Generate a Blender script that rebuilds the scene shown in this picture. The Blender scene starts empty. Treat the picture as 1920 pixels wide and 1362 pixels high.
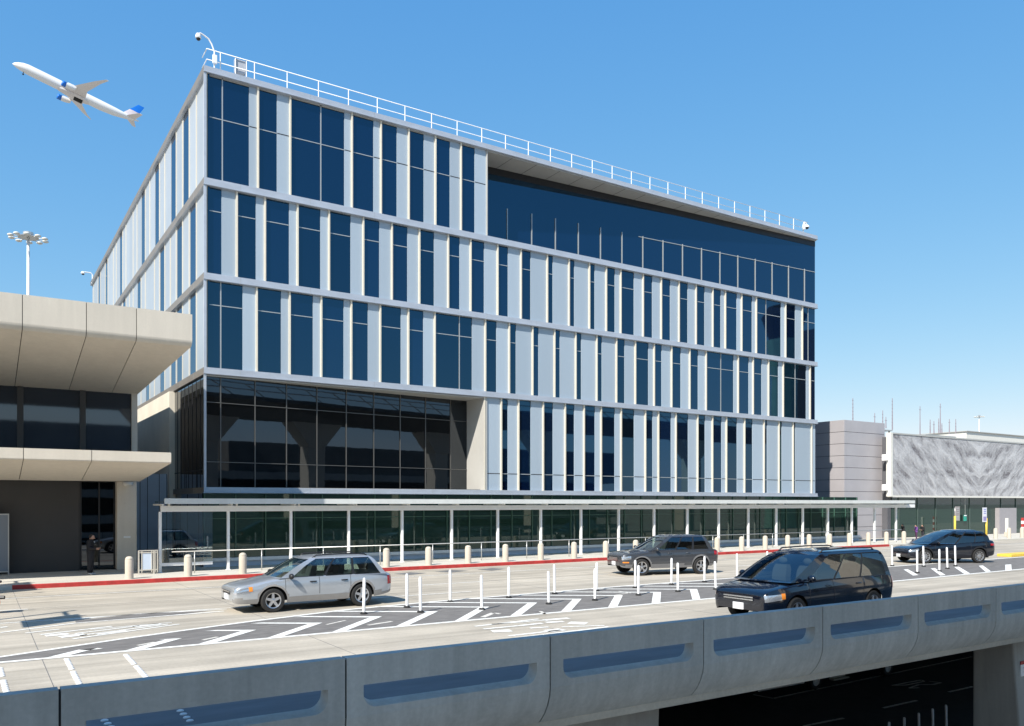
import bpy, bmesh, math, random
from mathutils import Vector, Matrix
random.seed(7)
R = math.radians
scene = bpy.context.scene
COL = scene.collection

# ------------------------------------------------------------------ frame
# world x runs along the terminal front (to the right), y away from the viewer
H, F = 3.1, 1544.0
CT, ST = 0.8378, 0.5460
CX, HY = 960.0, 943.0
def uv(px, py): return (px-CX)/F, (HY-py)/F
def on_n(px, n0, py=HY):
    u, v = uv(px, py); k = n0/(CT-ST*u)
    return k*(CT*u+ST), H+k*v
def s_at(px, n0): return on_n(px, n0)[0]
def on_s(px, s0, py=HY):
    u, v = uv(px, py); k = s0/(CT*u+ST)
    return k*(CT-ST*u), H+k*v
def G(px, py, z=0.0):
    u, v = uv(px, py); k = (z-H)/v
    return k*(CT*u+ST), k*(CT-ST*u)
def at(px, py, k):
    u, v = uv(px, py)
    return Vector((k*(CT*u+ST), k*(CT-ST*u), H+k*v))

# ------------------------------------------------------------------ materials
def mat(name, col, rough=.5, metal=0., var=.0, scale=3., bump=0., bscale=None, spec=.5, coat=0., ior=None,
        stretch=(1,1,1), rvar=0., coords='Position', tint=None, detail=6.):
    m = bpy.data.materials.new(name); m.use_nodes = True
    nt = m.node_tree; N = nt.nodes; L = nt.links
    b = N['Principled BSDF']
    b.inputs['Base Color'].default_value = (*col, 1)
    b.inputs['Roughness'].default_value = rough
    b.inputs['Metallic'].default_value = metal
    b.inputs['Specular IOR Level'].default_value = spec
    b.inputs['Coat Weight'].default_value = coat
    if coat: b.inputs['Coat Roughness'].default_value = .03
    if ior: b.inputs['IOR'].default_value = ior
    if tint: b.inputs['Specular Tint'].default_value = (*tint, 1)
    if var or bump or rvar:
        if coords == 'Position':
            src = N.new('ShaderNodeNewGeometry').outputs['Position']
        else:
            src = N.new('ShaderNodeTexCoord').outputs['Object']
        mp = N.new('ShaderNodeMapping'); mp.inputs['Scale'].default_value = stretch
        L.new(src, mp.inputs['Vector'])
        nz = N.new('ShaderNodeTexNoise'); nz.inputs['Scale'].default_value = scale
        nz.inputs['Detail'].default_value = detail; nz.inputs['Roughness'].default_value = .6
        L.new(mp.outputs[0], nz.inputs['Vector'])
        if var:
            mr = N.new('ShaderNodeMapRange'); mr.inputs['From Min'].default_value = .3; mr.inputs['From Max'].default_value = .7
            mr.inputs['To Min'].default_value = 1-var; mr.inputs['To Max'].default_value = 1+var
            L.new(nz.outputs['Fac'], mr.inputs['Value'])
            mx = N.new('ShaderNodeMix'); mx.data_type = 'RGBA'; mx.blend_type = 'MULTIPLY'; mx.inputs['Factor'].default_value = 1
            mx.inputs['A'].default_value = (*col, 1)
            L.new(mr.outputs[0], mx.inputs['B']); L.new(mx.outputs['Result'], b.inputs['Base Color'])
        if rvar:
            rr = N.new('ShaderNodeMapRange'); rr.inputs['To Min'].default_value = max(0, rough-rvar); rr.inputs['To Max'].default_value = rough+rvar
            L.new(nz.outputs['Fac'], rr.inputs['Value']); L.new(rr.outputs[0], b.inputs['Roughness'])
        if bump:
            n2 = N.new('ShaderNodeTexNoise'); n2.inputs['Scale'].default_value = bscale or scale*6; n2.inputs['Detail'].default_value = 4
            L.new(mp.outputs[0], n2.inputs['Vector'])
            bp = N.new('ShaderNodeBump'); bp.inputs['Strength'].default_value = bump; bp.inputs['Distance'].default_value = .02
            L.new(n2.outputs['Fac'], bp.inputs['Height']); L.new(bp.outputs[0], b.inputs['Normal'])
    return m

def weathered(name, col, rough=.85, streak=.12, blot=.12, fine=.06, vertical=True, dark=(.55,.52,.48), bump=.15):
    """concrete: blotches, drip streaks (or tyre tracks along x) and fine grain"""
    m = bpy.data.materials.new(name); m.use_nodes = True
    nt = m.node_tree; N = nt.nodes; L = nt.links; b = N['Principled BSDF']
    b.inputs['Roughness'].default_value = rough; b.inputs['Specular IOR Level'].default_value = .3
    pos = N.new('ShaderNodeNewGeometry').outputs['Position']
    def noise(sc, stretch, detail=5, rough_=.6):
        mp = N.new('ShaderNodeMapping'); mp.inputs['Scale'].default_value = stretch; L.new(pos, mp.inputs['Vector'])
        nz = N.new('ShaderNodeTexNoise'); nz.inputs['Scale'].default_value = sc; nz.inputs['Detail'].default_value = detail
        nz.inputs['Roughness'].default_value = rough_
        L.new(mp.outputs[0], nz.inputs['Vector']); return nz.outputs['Fac']
    def ramp(fac, lo, hi, a, c):
        mr = N.new('ShaderNodeMapRange'); mr.inputs['From Min'].default_value = lo; mr.inputs['From Max'].default_value = hi
        mr.inputs['To Min'].default_value = a; mr.inputs['To Max'].default_value = c; L.new(fac, mr.inputs['Value']); return mr.outputs[0]
    def mul(a, c):
        x = N.new('ShaderNodeMath'); x.operation = 'MULTIPLY'; L.new(a, x.inputs[0]); L.new(c, x.inputs[1]); return x.outputs[0]
    st = (3, 3, .22) if vertical else (.05, 1.3, 1)
    f = mul(mul(ramp(noise(.35, (1,1,1)), .3, .7, 1-blot, 1+blot), ramp(noise(1.3, st), .35, .75, 1+streak*.4, 1-streak)), ramp(noise(14, (1,1,1), 3), .2, .8, 1-fine, 1+fine))
    mx = N.new('ShaderNodeMix'); mx.data_type = 'RGBA'; mx.blend_type = 'MULTIPLY'; mx.inputs['Factor'].default_value = 1
    mx.inputs['A'].default_value = (*col, 1); L.new(f, mx.inputs['B'])
    spots = ramp(noise(2.2, (1,1,1), 6, .7), .66, .8, 0, .35)
    m2 = N.new('ShaderNodeMix'); m2.data_type = 'RGBA'; m2.blend_type = 'MULTIPLY'
    L.new(spots, m2.inputs['Factor']); L.new(mx.outputs['Result'], m2.inputs['A']); m2.inputs['B'].default_value = (*dark, 1)
    L.new(m2.outputs['Result'], b.inputs['Base Color'])
    bp = N.new('ShaderNodeBump'); bp.inputs['Strength'].default_value = bump; bp.inputs['Distance'].default_value = .01
    L.new(noise(30, (1,1,1), 3), bp.inputs['Height']); L.new(bp.outputs[0], b.inputs['Normal'])
    return m

def clear_glass(name, tint, refl=.12, rough=.0):
    m = bpy.data.materials.new(name); m.use_nodes = True
    nt = m.node_tree; N = nt.nodes; L = nt.links; N.remove(N['Principled BSDF'])
    t = N.new('ShaderNodeBsdfTransparent'); t.inputs['Color'].default_value = (*tint, 1)
    g = N.new('ShaderNodeBsdfGlossy'); g.inputs['Roughness'].default_value = rough; g.inputs['Color'].default_value = (.95, .97, 1, 1)
    fr = N.new('ShaderNodeFresnel'); fr.inputs['IOR'].default_value = 1.5
    ad = N.new('ShaderNodeMath'); ad.operation = 'ADD'; ad.inputs[1].default_value = refl; L.new(fr.outputs[0], ad.inputs[0])
    mx = N.new('ShaderNodeMixShader'); L.new(ad.outputs[0], mx.inputs[0]); L.new(t.outputs[0], mx.inputs[1]); L.new(g.outputs[0], mx.inputs[2])
    L.new(mx.outputs[0], N['Material Output'].inputs['Surface'])
    return m

M = dict(
    glass_blue=mat('blue_facade_glass', (.001,.0045,.017), .02, ior=2.05, tint=(.33,.72,1.), bump=.05, bscale=.35),
    glass_black=mat('dark_facade_glass', (.002,.003,.004), .015, ior=1.85, tint=(.74,.82,.92), bump=.06, bscale=.5),
    glass_green=mat('green_ground_glass', (.017,.042,.034), .02, ior=1.65, bump=.03, bscale=.5, tint=(.85,1,.95)),
    glass_grey=mat('terminal_window_glass', (.02,.03,.045), .03, ior=1.9, bump=.04, bscale=.4),
    spandrel=mat('fritted_spandrel_glass', (.37,.44,.505), .22, var=.03, scale=.5, stretch=(1,1,.1), spec=.6),
    spandrel_side=mat('fritted_side_glass', (.39,.41,.42), .3, var=.04, scale=.5),
    fin=mat('cream_metal_fin', (.70,.64,.52), .4, var=.03, scale=2),
    band=mat('silver_metal_band', (.47,.50,.55), .38, metal=.25, var=.08, scale=1.2, stretch=(1,1,3)),
    steel=mat('mullion_steel', (.45,.46,.45), .4, metal=.4),
    white=mat('white_paint', (.80,.80,.79), .45, var=.04, scale=3),
    offwhite=mat('off_white_panel', (.70,.68,.62), .5, var=.05, scale=1.5),
    soffit=mat('soffit_panel', (.42,.42,.40), .55, var=.05, scale=1),
    reveal=mat('reveal_panel', (.44,.43,.40), .5, var=.05, scale=1),
    body=mat('building_core', (.10,.10,.11), .8, var=.1, scale=1),
    roof=mat('roof_membrane', (.42,.42,.40), .9, var=.1, scale=.5),
    joint=mat('dark_joint', (.03,.03,.035), .9, var=.1),
    terminal=weathered('terminal_concrete', (.60,.545,.46), streak=.06, blot=.05, fine=.03, bump=.1),
    road=weathered('road_concrete', (.435,.39,.32), streak=.36, blot=.16, fine=.10, vertical=False, bump=.2),
    walk=weathered('sidewalk_concrete', (.55,.52,.455), streak=.05, blot=.08, fine=.06, vertical=False),
    parapet=weathered('parapet_concrete', (.45,.46,.44), streak=.18, blot=.10, fine=.09),
    pier=weathered('pier_concrete', (.36,.35,.32), streak=.15, blot=.1, fine=.05),
    edge_strip=mat('shade_toned_road_strip', (.17,.175,.185), .85, var=.15, scale=2, stretch=(.3,1,1)),  # road tone darkened to stand in for shade behind the parapet
    forecourt=mat('forecourt_asphalt', (.21,.215,.21), .9, var=.15, scale=1),
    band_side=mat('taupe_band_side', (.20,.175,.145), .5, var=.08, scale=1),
    asphalt=mat('gore_asphalt', (.165,.155,.145), .9, var=.25, scale=5, bump=.3, bscale=40, stretch=(.35,1,1)),
    patch=mat('asphalt_patch', (.15,.15,.15), .9, var=.2, scale=4),
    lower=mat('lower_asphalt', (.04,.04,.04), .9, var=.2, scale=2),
    paint=mat('road_paint', (.78,.77,.72), .7, var=.22, scale=9, detail=8),
    paint_dim=mat('worn_road_paint', (.62,.59,.53), .8, var=.25, scale=6),
    red=mat('red_kerb_paint', (.42,.035,.03), .6, var=.3, scale=3, detail=8),
    yellow=mat('yellow_paint', (.72,.5,.07), .6, var=.1, scale=5),
    bollard=weathered('bollard_concrete', (.52,.47,.39), streak=.05, blot=.05, fine=.05),
    plastic=mat('white_post_plastic', (.82,.82,.82), .4, var=.05, scale=5),
    rubber=mat('black_rubber', (.018,.018,.018), .8, var=.2, scale=20),
    black=mat('black_plastic', (.015,.015,.017), .45),
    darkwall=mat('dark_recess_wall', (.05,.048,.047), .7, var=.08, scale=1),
    bluewall=mat('blue_grey_metal_wall', (.52,.60,.70), .45, var=.08, scale=.6),
    olive=mat('olive_side_wall', (.76,.70,.58), .6, var=.08, scale=.6),
    bronze=mat('bronze_mullion', (.13,.125,.115), .45, metal=.3),
    viaduct=mat('shade_darkened_viaduct_concrete', (.13,.125,.115), .9, var=.2, scale=.6),  # shadow of the deck underside put into the concrete colour
    chrome=mat('polished_metal', (.7,.7,.7), .15, metal=1),
    rail=mat('brushed_rail', (.55,.55,.53), .35, metal=.6),
)
def vary(m, lo, hi, sat=.0):
    nt = m.node_tree; N = nt.nodes; L = nt.links; b = N['Principled BSDF']
    oi = N.new('ShaderNodeObjectInfo'); mr = N.new('ShaderNodeMapRange'); mr.inputs['To Min'].default_value = lo; mr.inputs['To Max'].default_value = hi
    L.new(oi.outputs['Random'], mr.inputs['Value']); c = b.inputs['Base Color']
    mx = N.new('ShaderNodeMix'); mx.data_type = 'RGBA'; mx.blend_type = 'MULTIPLY'; mx.inputs['Factor'].default_value = 1
    if c.links: L.new(c.links[0].from_socket, mx.inputs['A'])
    else: mx.inputs['A'].default_value = c.default_value
    L.new(mr.outputs[0], mx.inputs['B']); L.new(mx.outputs['Result'], c)
vary(M['glass_blue'], .35, 1.9); vary(M['spandrel'], .93, 1.07); vary(M['spandrel_side'], .92, 1.08); vary(M['parapet'], .94, 1.06); vary(M['terminal'], .96, 1.04)
# ------------------------------------------------------------------ mesh helpers
def box(bm, a0, a1, b0, b1, c0, c1):
    v = [bm.verts.new((x, y, z)) for z in (c0, c1) for y in (b0, b1) for x in (a0, a1)]
    for q in ((0,2,3,1), (4,5,7,6), (0,1,5,4), (2,6,7,3), (0,4,6,2), (1,3,7,5)):
        bm.faces.new([v[i] for i in q])
def hexa(bm, bottom, top):
    """closed solid between two loops of equal length (counter-clockwise from above)"""
    b = [bm.verts.new(p) for p in bottom]; t = [bm.verts.new(p) for p in top]; n = len(b)
    bm.faces.new(b[::-1]); bm.faces.new(t)
    for i in range(n): bm.faces.new((b[i], b[(i+1) % n], t[(i+1) % n], t[i]))
def poly(bm, pts): bm.faces.new([bm.verts.new(p) for p in pts])
def loft(bm, rings, close=True, caps=True):
    vs = [[bm.verts.new(p) for p in r] for r in rings]; n = len(vs[0])
    for a, b in zip(vs, vs[1:]):
        for i in range(n if close else n-1):
            j = (i+1) % n; bm.faces.new((a[i], a[j], b[j], b[i]))
    if caps:
        bm.faces.new(vs[0][::-1]); bm.faces.new(vs[-1])
    return vs
def cyl(bm, x, y, z0, z1, r0, r1=None, seg=12):
    r1 = r0 if r1 is None else r1
    ring = lambda r, z: [(x+r*math.cos(2*math.pi*i/seg), y+r*math.sin(2*math.pi*i/seg), z) for i in range(seg)]
    loft(bm, [ring(r0, z0), ring(r1, z1)])
def lathe(bm, prof, seg=20, axis='z', c=(0,0,0), caps=True):
    rings = []
    for r, h in prof:
        rg = []
        for i in range(seg):
            a = 2*math.pi*i/seg; p = (r*math.cos(a), r*math.sin(a), h)
            if axis == 'y': p = (r*math.cos(a), h, r*math.sin(a))
            if axis == 'x': p = (h, r*math.cos(a), r*math.sin(a))
            rg.append((p[0]+c[0], p[1]+c[1], p[2]+c[2]))
        rings.append(rg)
    r0, r1 = prof[0][0], prof[-1][0]
    loft(bm, rings, caps=False)
    if caps: 
        bm.verts.ensure_lookup_table(); n = len(bm.verts); k = len(prof)*seg
        bm.faces.new([bm.verts[n-k+i] for i in range(seg)][::-1]); bm.faces.new([bm.verts[n-seg+i] for i in range(seg)])
def tube(bm, pts, r, seg=8):
    pts = [Vector(p) for p in pts]; rings = []
    for i, p in enumerate(pts):
        d = (pts[min(i+1, len(pts)-1)]-pts[max(i-1, 0)]).normalized()
        a = d.cross(Vector((0,0,1)))
        if a.length < 1e-3: a = d.cross(Vector((1,0,0)))
        a.normalize(); b = d.cross(a)
        rr = r[i] if isinstance(r, (list, tuple)) else r
        rings.append([tuple(p+a*rr*math.cos(2*math.pi*j/seg)+b*rr*math.sin(2*math.pi*j/seg)) for j in range(seg)])
    loft(bm, rings)
def ell(bm, c, r, seg=16, rings=10, M4=None):
    g = bmesh.ops.create_uvsphere(bm, u_segments=seg, v_segments=rings, radius=1)
    for v in g['verts']:
        p = Vector((v.co.x*r[0], v.co.y*r[1], v.co.z*r[2]))
        if M4: p = M4 @ p
        v.co = p+Vector(c)

def obj(name, bm, m, parent=None, smooth=False, world=True, bevel=0., **props):
    bmesh.ops.recalc_face_normals(bm, faces=bm.faces[:])
    off = Vector((0,0,0)); q = parent
    while world and q is not None:
        if '_base' in q: off = Vector(q['_base'])
        q = q.parent
    if off.length: bmesh.ops.translate(bm, vec=-off, verts=bm.verts[:])
    me = bpy.data.meshes.new(name); bm.to_mesh(me); bm.free()
    ms = m if isinstance(m, (list, tuple)) else [m]
    for x in ms: me.materials.append(M[x] if isinstance(x, str) else x)
    o = bpy.data.objects.new(name, me); COL.objects.link(o)
    if parent is not None: o.parent = parent
    if smooth:
        for p in me.polygons: p.use_smooth = True
        if smooth != True:
            me.set_sharp_from_angle(angle=R(smooth))
    if bevel:
        md = o.modifiers.new('edge', 'BEVEL'); md.width = bevel; md.segments = 2; md.limit_method = 'ANGLE'
    for k, v in props.items(): o[k] = v
    return o
def thing(name, label, cat, loc=(0,0,0), rz=0., group=None):
    o = bpy.data.objects.new(name, None); COL.objects.link(o); o.empty_display_size = .3
    o.location = loc; o.rotation_euler = (0, 0, rz); o['label'] = label; o['category'] = cat
    if rz == 0: o['_base'] = loc
    if group: o['group'] = group
    return o
def tag(o, label, cat, group=None):
    o['label'] = label; o['category'] = cat
    if group: o['group'] = group
    return o
def struct(name, bm, m, **kw):
    o = obj(name, bm, m, **kw); o['kind'] = 'structure'; return o
def copy_tree(o, parent=None):
    c = o.copy(); COL.objects.link(c)
    if parent is not None: c.parent = parent
    for ch in list(o.children): copy_tree(ch, c)
    return c
ORD = 'first second third fourth fifth sixth seventh eighth ninth tenth eleventh twelfth thirteenth fourteenth fifteenth sixteenth seventeenth'.split()
BM = bmesh.new

# ------------------------------------------------------------------ ground, roads, markings
bm = BM(); poly(bm, [(-3000,-3000,-5.8), (4000,-3000,-5.8), (4000,4000,-5.8), (-3000,4000,-5.8)]); struct('ground', bm, mat('airfield_ground', (.27,.25,.21), .95, var=.15, scale=.05))
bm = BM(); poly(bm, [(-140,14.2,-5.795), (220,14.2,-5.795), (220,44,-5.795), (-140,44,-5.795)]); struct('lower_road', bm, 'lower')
bm = BM(); poly(bm, [(-60,11.56,.002), (120,11.56,.002), (120,13.25,.002), (-60,13.25,.002)]); struct('edge_strip', bm, 'edge_strip')  # strip of road seen through the slots, shade put into its colour
bm = BM(); poly(bm, [(-120,-22,-5.79), (200,-22,-5.79), (200,14.2,-5.79), (-120,14.2,-5.79)]); struct('lower_forecourt', bm, 'forecourt')
KN = 34.3
bm = BM(); box(bm, -140, 220, 11.55, KN, -.8, 0); struct('upper_road', bm, 'road')
bm = BM(); box(bm, -140, 220, KN+.16, 75, -.8, .15); struct('sidewalk', bm, 'walk')
# kerb: red stretch, plain stretches either side
s_red0, s_red1 = G(22, 1104)[0], s_at(1668, KN)
bm = BM(); box(bm, -140, s_red0, KN, KN+.157, -.5, .153); box(bm, s_red1, 220, KN, KN+.157, -.5, .153)
struct('kerb', bm, 'walk', bevel=.02)
bm = BM(); box(bm, s_red0, s_red1, KN-.003, KN+.157, -.5, .156); struct('red_kerb', bm, 'red', bevel=.02)
# low retaining wall closing the lower level at the back
bm = BM(); box(bm, -140, 220, 44, 44.5, -5.8, -.8); struct('lower_level_wall', bm, 'pier')
# expansion joints across the deck
bm = BM()
for i in range(-6, 26):
    s = i*5.4+1.1; box(bm, s, s+.012, 13.4, KN-.01, .0005, .0028)
for n in (27.72, 31.3):
    box(bm, -100, 200, n+.12, n+.135, .0005, .0035)
struct('road_joints', bm, 'patch')

Z1, Z2, Z3 = .004, .008, .012
def gpoly(bm, pts, z): poly(bm, [(*G(x, y), z) for x, y in pts])
def stripe(bm, p, q, w, z):
    p, q = Vector((*p, 0)), Vector((*q, 0)); d = (q-p).normalized(); a = Vector((-d.y, d.x, 0))*w/2
    poly(bm, [(*(p-a).xy, z), (*(q-a).xy, z), (*(q+a).xy, z), (*(p+a).xy, z)])
def gstripe(bm, a, b, w, z): stripe(bm, G(*a), G(*b), w, z)

far = [(-8,18.83), (.4,19.45), (2.85,20.55), (4.3,21.1), (5.98,21.7), (8.9,22.55), (12.2,22.95), (15,23.1), (20,23.35), (70,23.5)]
def far_n(s):
    for (a, na), (b, nb) in zip(far, far[1:]):
        if a <= s <= b: return na+(nb-na)*(s-a)/(b-a)
    return far[-1][1]
near_n = lambda s: 18.78+max(0, s-20)*.02
bm = BM()
ss = [-8+i*2 for i in range(40)]
for a, b in zip(ss, ss[1:]):
    poly(bm, [(a, near_n(a), Z1), (b, near_n(b), Z1), (b, far_n(b), Z1), (a, far_n(a), Z1)])
gpoly(bm, [(140,1164), (262,1152), (392,1146), (330,1153.5), (262,1158.5), (143,1168)], Z1)   # thin wedge between lanes
struct('hatched_road', bm, 'asphalt')
bm = BM()   # dark resurfacing patches by the kerb
for x0, x1, yc in ((738,800,1076), (815,878,1071.5), (895,950,1068)):
    gpoly(bm, [(x0, yc+.5), ((x0+x1)/2, yc-2.6), (x1, yc-1), ((x0+x1)/2, yc+2.6)], Z1)
gpoly(bm, [(62,1111.5), (75,1110.6), (87,1110.5), (75,1111.6)], Z1)
struct('road_patches', bm, 'patch')

bm = BM()
stripe(bm, (-100, 31.2), (200, 31.2), .12, Z2)
stripe(bm, (-100, 24.85), (14.5, 24.85), .10, Z2)
for a, b in ((-7.5,1.28), (13.9,16.6), (22.5,25.2), (31.2,33.9), (40,42.7), (49,51.7)): stripe(bm, (a, 27.75), (b, 27.75), .11, Z2)
struct('lane_lines', bm, 'paint')
bm = BM()
for a, b in zip(ss, ss[1:]):
    poly(bm, [(a, near_n(a)-.09, Z2), (b, near_n(b)-.09, Z2), (b, near_n(b)+.09, Z2), (a, near_n(a)+.09, Z2)])
for (a, na), (b, nb) in zip(far[1:], far[2:]):
    poly(bm, [(a, na-.08, Z2), (b, nb-.08, Z2), (b, nb+.08, Z2), (a, na+.08, Z2)])
gstripe(bm, (100,1165), (262,1151.5), .12, Z2); gstripe(bm, (262,1151.5), (425,1143), .12, Z2)
gstripe(bm, (0,1187), (143,1169), .10, Z2); gstripe(bm, (143,1169), (330,1154), .10, Z2); gstripe(bm, (330,1154), (420,1146.5), .14, Z2)
gstripe(bm, (0,1177.5), (14,1176), .14, Z2)
struct('gore_lines', bm, 'paint')
bm = BM()
for i in range(14):
    s = 2.0+1.77*i; c = (near_n(s)+far_n(s))/2
    fn = far_n(s-2.2)-.08; dn = fn-c
    poly(bm, [(s+.18, c, Z3), (s-1.35*dn+.06, fn, Z3), (s-1.35*dn-.24, fn, Z3), (s-.18, c, Z3)])
    nn = near_n(s)+.08; dn = c-nn
    poly(bm, [(s+.18, c, Z3), (s-.18, c, Z3), (s-.95*dn-.2, nn, Z3), (s-.95*dn+.16, nn, Z3)])
for q in (((1694,1068.5), (1702,1068), (1722,1079), (1712,1080)), ((1745,1066.5), (1753,1066), (1773,1079), (1763,1080)),
          ((1789,1064), (1798,1063.5), (1819,1076), (1808,1077)), ((1835,1061.6), (1843,1061), (1858,1072), (1848,1073)),
          ((1885,1059.6), (1896,1059), (1897,1070.5), (1885,1071.5))):
    gpoly(bm, q, Z3)
struct('chevron_markings', bm, 'paint')
bm = BM()   # worn words painted along the lanes
def wbar(a, b, w): gstripe(bm, a, b, w, Z2)
for a, b, w in (((47,1188),(112,1180.5),.10), ((75,1191),(210,1175),.11), ((85,1193),(128,1189),.28), ((112,1195.5),(160,1190),.30), ((140,1189),(262,1174),.10),
                ((150,1192.5),(316,1171),.10), ((136,1199),(336,1171),.10), ((180,1190),(235,1183),.22), ((250,1176),(300,1170.5),.24), ((170,1181),(322,1168),.08)):
    wbar(a, b, w)
def lb(x, y): return 860+x/6, 1120+y/6
for a, b, w in (((180,332),(900,248),.12), ((370,308),(960,262),.10), ((280,362),(700,322),.12), ((375,388),(590,378),.34), ((560,440),(1150,372),.12),
                ((650,462),(1690,336),.12), ((960,262),(1240,238),.22), ((980,288),(1180,276),.20), ((1240,290),(1440,300),.40), ((800,352),(1010,338),.13),
                ((990,386),(1170,366),.34), ((1160,338),(1640,322),.10), ((700,322),(940,296),.16)):
    wbar(lb(*a), lb(*b), w)
struct('lane_lettering', bm, 'paint')
bm = BM()   # small chevrons and bike-like mark in the gore, worn
for a, b, w in (((1013,1147),(1022,1152),.1), ((905,1158),(925,1150),.16), ((925,1150),(938,1152),.12), ((690,1173),(735,1166),.12), ((612,1172),(648,1164),.08),
                ((1152,1117),(1182,1112),.08), ((1160,1109),(1182,1113),.08), ((380,1201),(408,1195),.1), ((258,1211),(290,1205),.1)):
    gstripe(bm, a, b, w, Z2)
struct('worn_markings', bm, 'paint_dim')
bm = BM()   # worn strips of pale sealant across the lanes
for a, b in (((640,1097),(742,1089)), ((980,1090),(1100,1081)), ((0,1118),(60,1113))): gstripe(bm, a, b, .07, Z1)
struct('sealed_cracks', bm, 'paint_dim')
# lower roadway lines
def L5(px, py): return G(px, py, -5.8)
bm = BM()
ZL = -5.792
def lstripe(a, b, w): stripe(bm, L5(*a), L5(*b), w, ZL)
for a, b in (((1450,1310),(1822,1232)), ((1412,1303),(1450,1310)), ((1507,1362),(1582,1347)), ((1656,1328),(1719,1314)), ((1779,1298),(1824,1288)), ((1212,1315),(1330,1291))): lstripe(a, b, .16)
for a, b in zip([(1674,1285.5),(1728,1275.5),(1733,1278),(1700,1285),(1672,1286)], [(1728,1275.5),(1733,1278),(1700,1285),(1672,1286),(1674,1285.5)]): lstripe(a, b, .13)
for a, b in zip([(1742,1278),(1765,1280.5),(1750,1284),(1722,1284.5),(1704,1291)], [(1765,1280.5),(1750,1284),(1722,1284.5),(1704,1291),(1724,1290)]): lstripe(a, b, .13)
struct('lower_road_lines', bm, 'paint_dim')
# ------------------------------------------------------------------ glass office building
NF, S0 = 38.6, 8.66
S1 = s_at(1531, NF)
DEP = 43.5
zc = lambda y: H+(HY-y)*S0/(CT*(384-CX)/F+ST)/F      # height from a pixel row on the near corner
Z = dict(top=zc(124.3), w5t=zc(137), w5b=zc(333.6), w4t=zc(348), w4b=zc(511.7), w3t=zc(525), w3b=zc(689), w2t=zc(702), w2b=zc(914), bot=zc(925))
B = thing('office_building', 'five storey glass office block with blue windows and pale vertical stripes', 'building', (S0, NF, .15))
bm = BM()
sr = s_at(883, NF+1.55)   # inner end of the tapered recess
box(bm, S0+.3, S1-.3, NF+1.9, NF+DEP-.3, Z['bot']+.02, Z['top']-.35)
obj('core', bm, 'body', B)
bm = BM(); box(bm, S0+.1, S1-.1, NF+.1, NF+DEP, Z['top']-.35, Z['top']-.12); obj('roof', bm, 'roof', B)
# horizontal bands (front and side), with sheet joints
def band(z0, z1, pr=.06, s1=S1):
    bm = BM()
    L_ = [(S0-pr, NF+DEP), (S0-pr, NF-pr), (s1+.05, NF-pr), (s1+.05, NF+.35), (S0+.35, NF+.35), (S0+.35, NF+DEP)]
    hexa(bm, [(x, y, z0) for x, y in L_], [(x, y, z1) for x, y in L_])
    n_f = len(bm.faces); s = S0+1.55
    while s < s1: box(bm, s, s+.018, NF-pr-.003, NF-pr+.02, z0+.01, z1-.01); s += 3.31
    y = NF+2
    while y < NF+DEP: box(bm, S0-pr-.003, S0-pr+.02, y, y+.018, z0+.01, z1-.01); y += 3.1
    bm.faces.ensure_lookup_table()
    for f in bm.faces[n_f:]: f.material_index = 1
    box(bm, S0-pr-.035, s1+.08, NF-pr-.035, NF-pr-.003, z0+.02, z0+.05)
    bmesh.ops.recalc_face_normals(bm, faces=bm.faces[:])
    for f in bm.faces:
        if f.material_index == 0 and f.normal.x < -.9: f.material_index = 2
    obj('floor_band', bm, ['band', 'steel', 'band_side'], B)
for a, b in (('w5t','top'), ('w4t','w5b'), ('w3t','w4b'), ('w2t','w3b'), ('bot','w2b')): band(Z[a], Z[b])
PX_F = {
 5: dict(z=('w5b','w5t'), fins=[387,484.3,544.7,660.5,714.9,767.2,817.2,865.1,913], white=[468,520.4,647,701.7,745.6,796.2,845.2,891.8], thin=[418,603], tr=.6),
 4: dict(z=('w4b','w4t'), fins=[387,444.4,497.4,558.5,617.6,681.8,735.5,787.1,841.1,883.2,933.8,977.6,1026.9,1067.7,1105.9,1137.6,1164.7,1206.7,1240.7,1274,1306,1337.4,1361,1391.6,1419,1474,1505.4,1530.5],
        white=[416.4,480.9,543.3,602.1,658.8,712.8,765.5,815.5,863.5,909.5,954.3,996.7,1038.3,1078.8,1117,1154.8,1190.7,1225,1258.7,1291.5,1323.2,1353.4,1383.6,1412.2,1466.4,1493.2,None], thin=[1438.5,1517.6], tr=.73),
 3: dict(z=('w3b','w3t'), fins=[387,481.8,543.7,603,659.3,713.6,766.4,815.9,910.7,955.5,999.4,1040.6,1080.3,1119.7,1156.7,1192.2,1227.4,1260.2,1294.2,1324.8,1385,1413,1442,1469.5,1519.9,1530.5],
        white=[456,528.2,588.1,645.8,691.3,753.2,795.4,886.8,932.6,969.2,1011.6,1051.7,1091.8,1130.4,1173.1,1217.8,1242.6,1278.5,1311,1377.5,1406,1430.2,1461.5,1513.8,None], thin=[415,863.2,1353.8,1493.2], tr=.73),
 2: dict(z=('w2b','w2t'), fins=[909,940.6,973,1019.3,1060.5,1095.9,1128,1165.5,1211,1235.5,1268.3,1309,1336.8,1363,1397,1433.5,1461.5,1488,1522.8,1530.5],
        white=[909,954,997,1038.6,1078.7,1117.4,1154.6,1191,1225.7,1260.3,1292.4,1324,1355,1384,1413,1440.4,1468,1493.3,1522.8], thin=[], tr=.18),
}
count = dict(window=0, spandrel_panel=0, fin=0)
extra = dict(window=BM(), spandrel_panel=BM(), fin=BM())
def piece(kind, fn, m):
    """the first 100 of a kind are parts of their own, the rest one part"""
    count[kind] += 1
    if count[kind] <= 98:
        bm = BM(); fn(bm); return obj(kind, bm, m, B)
    fn(extra[kind]); return None
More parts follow.
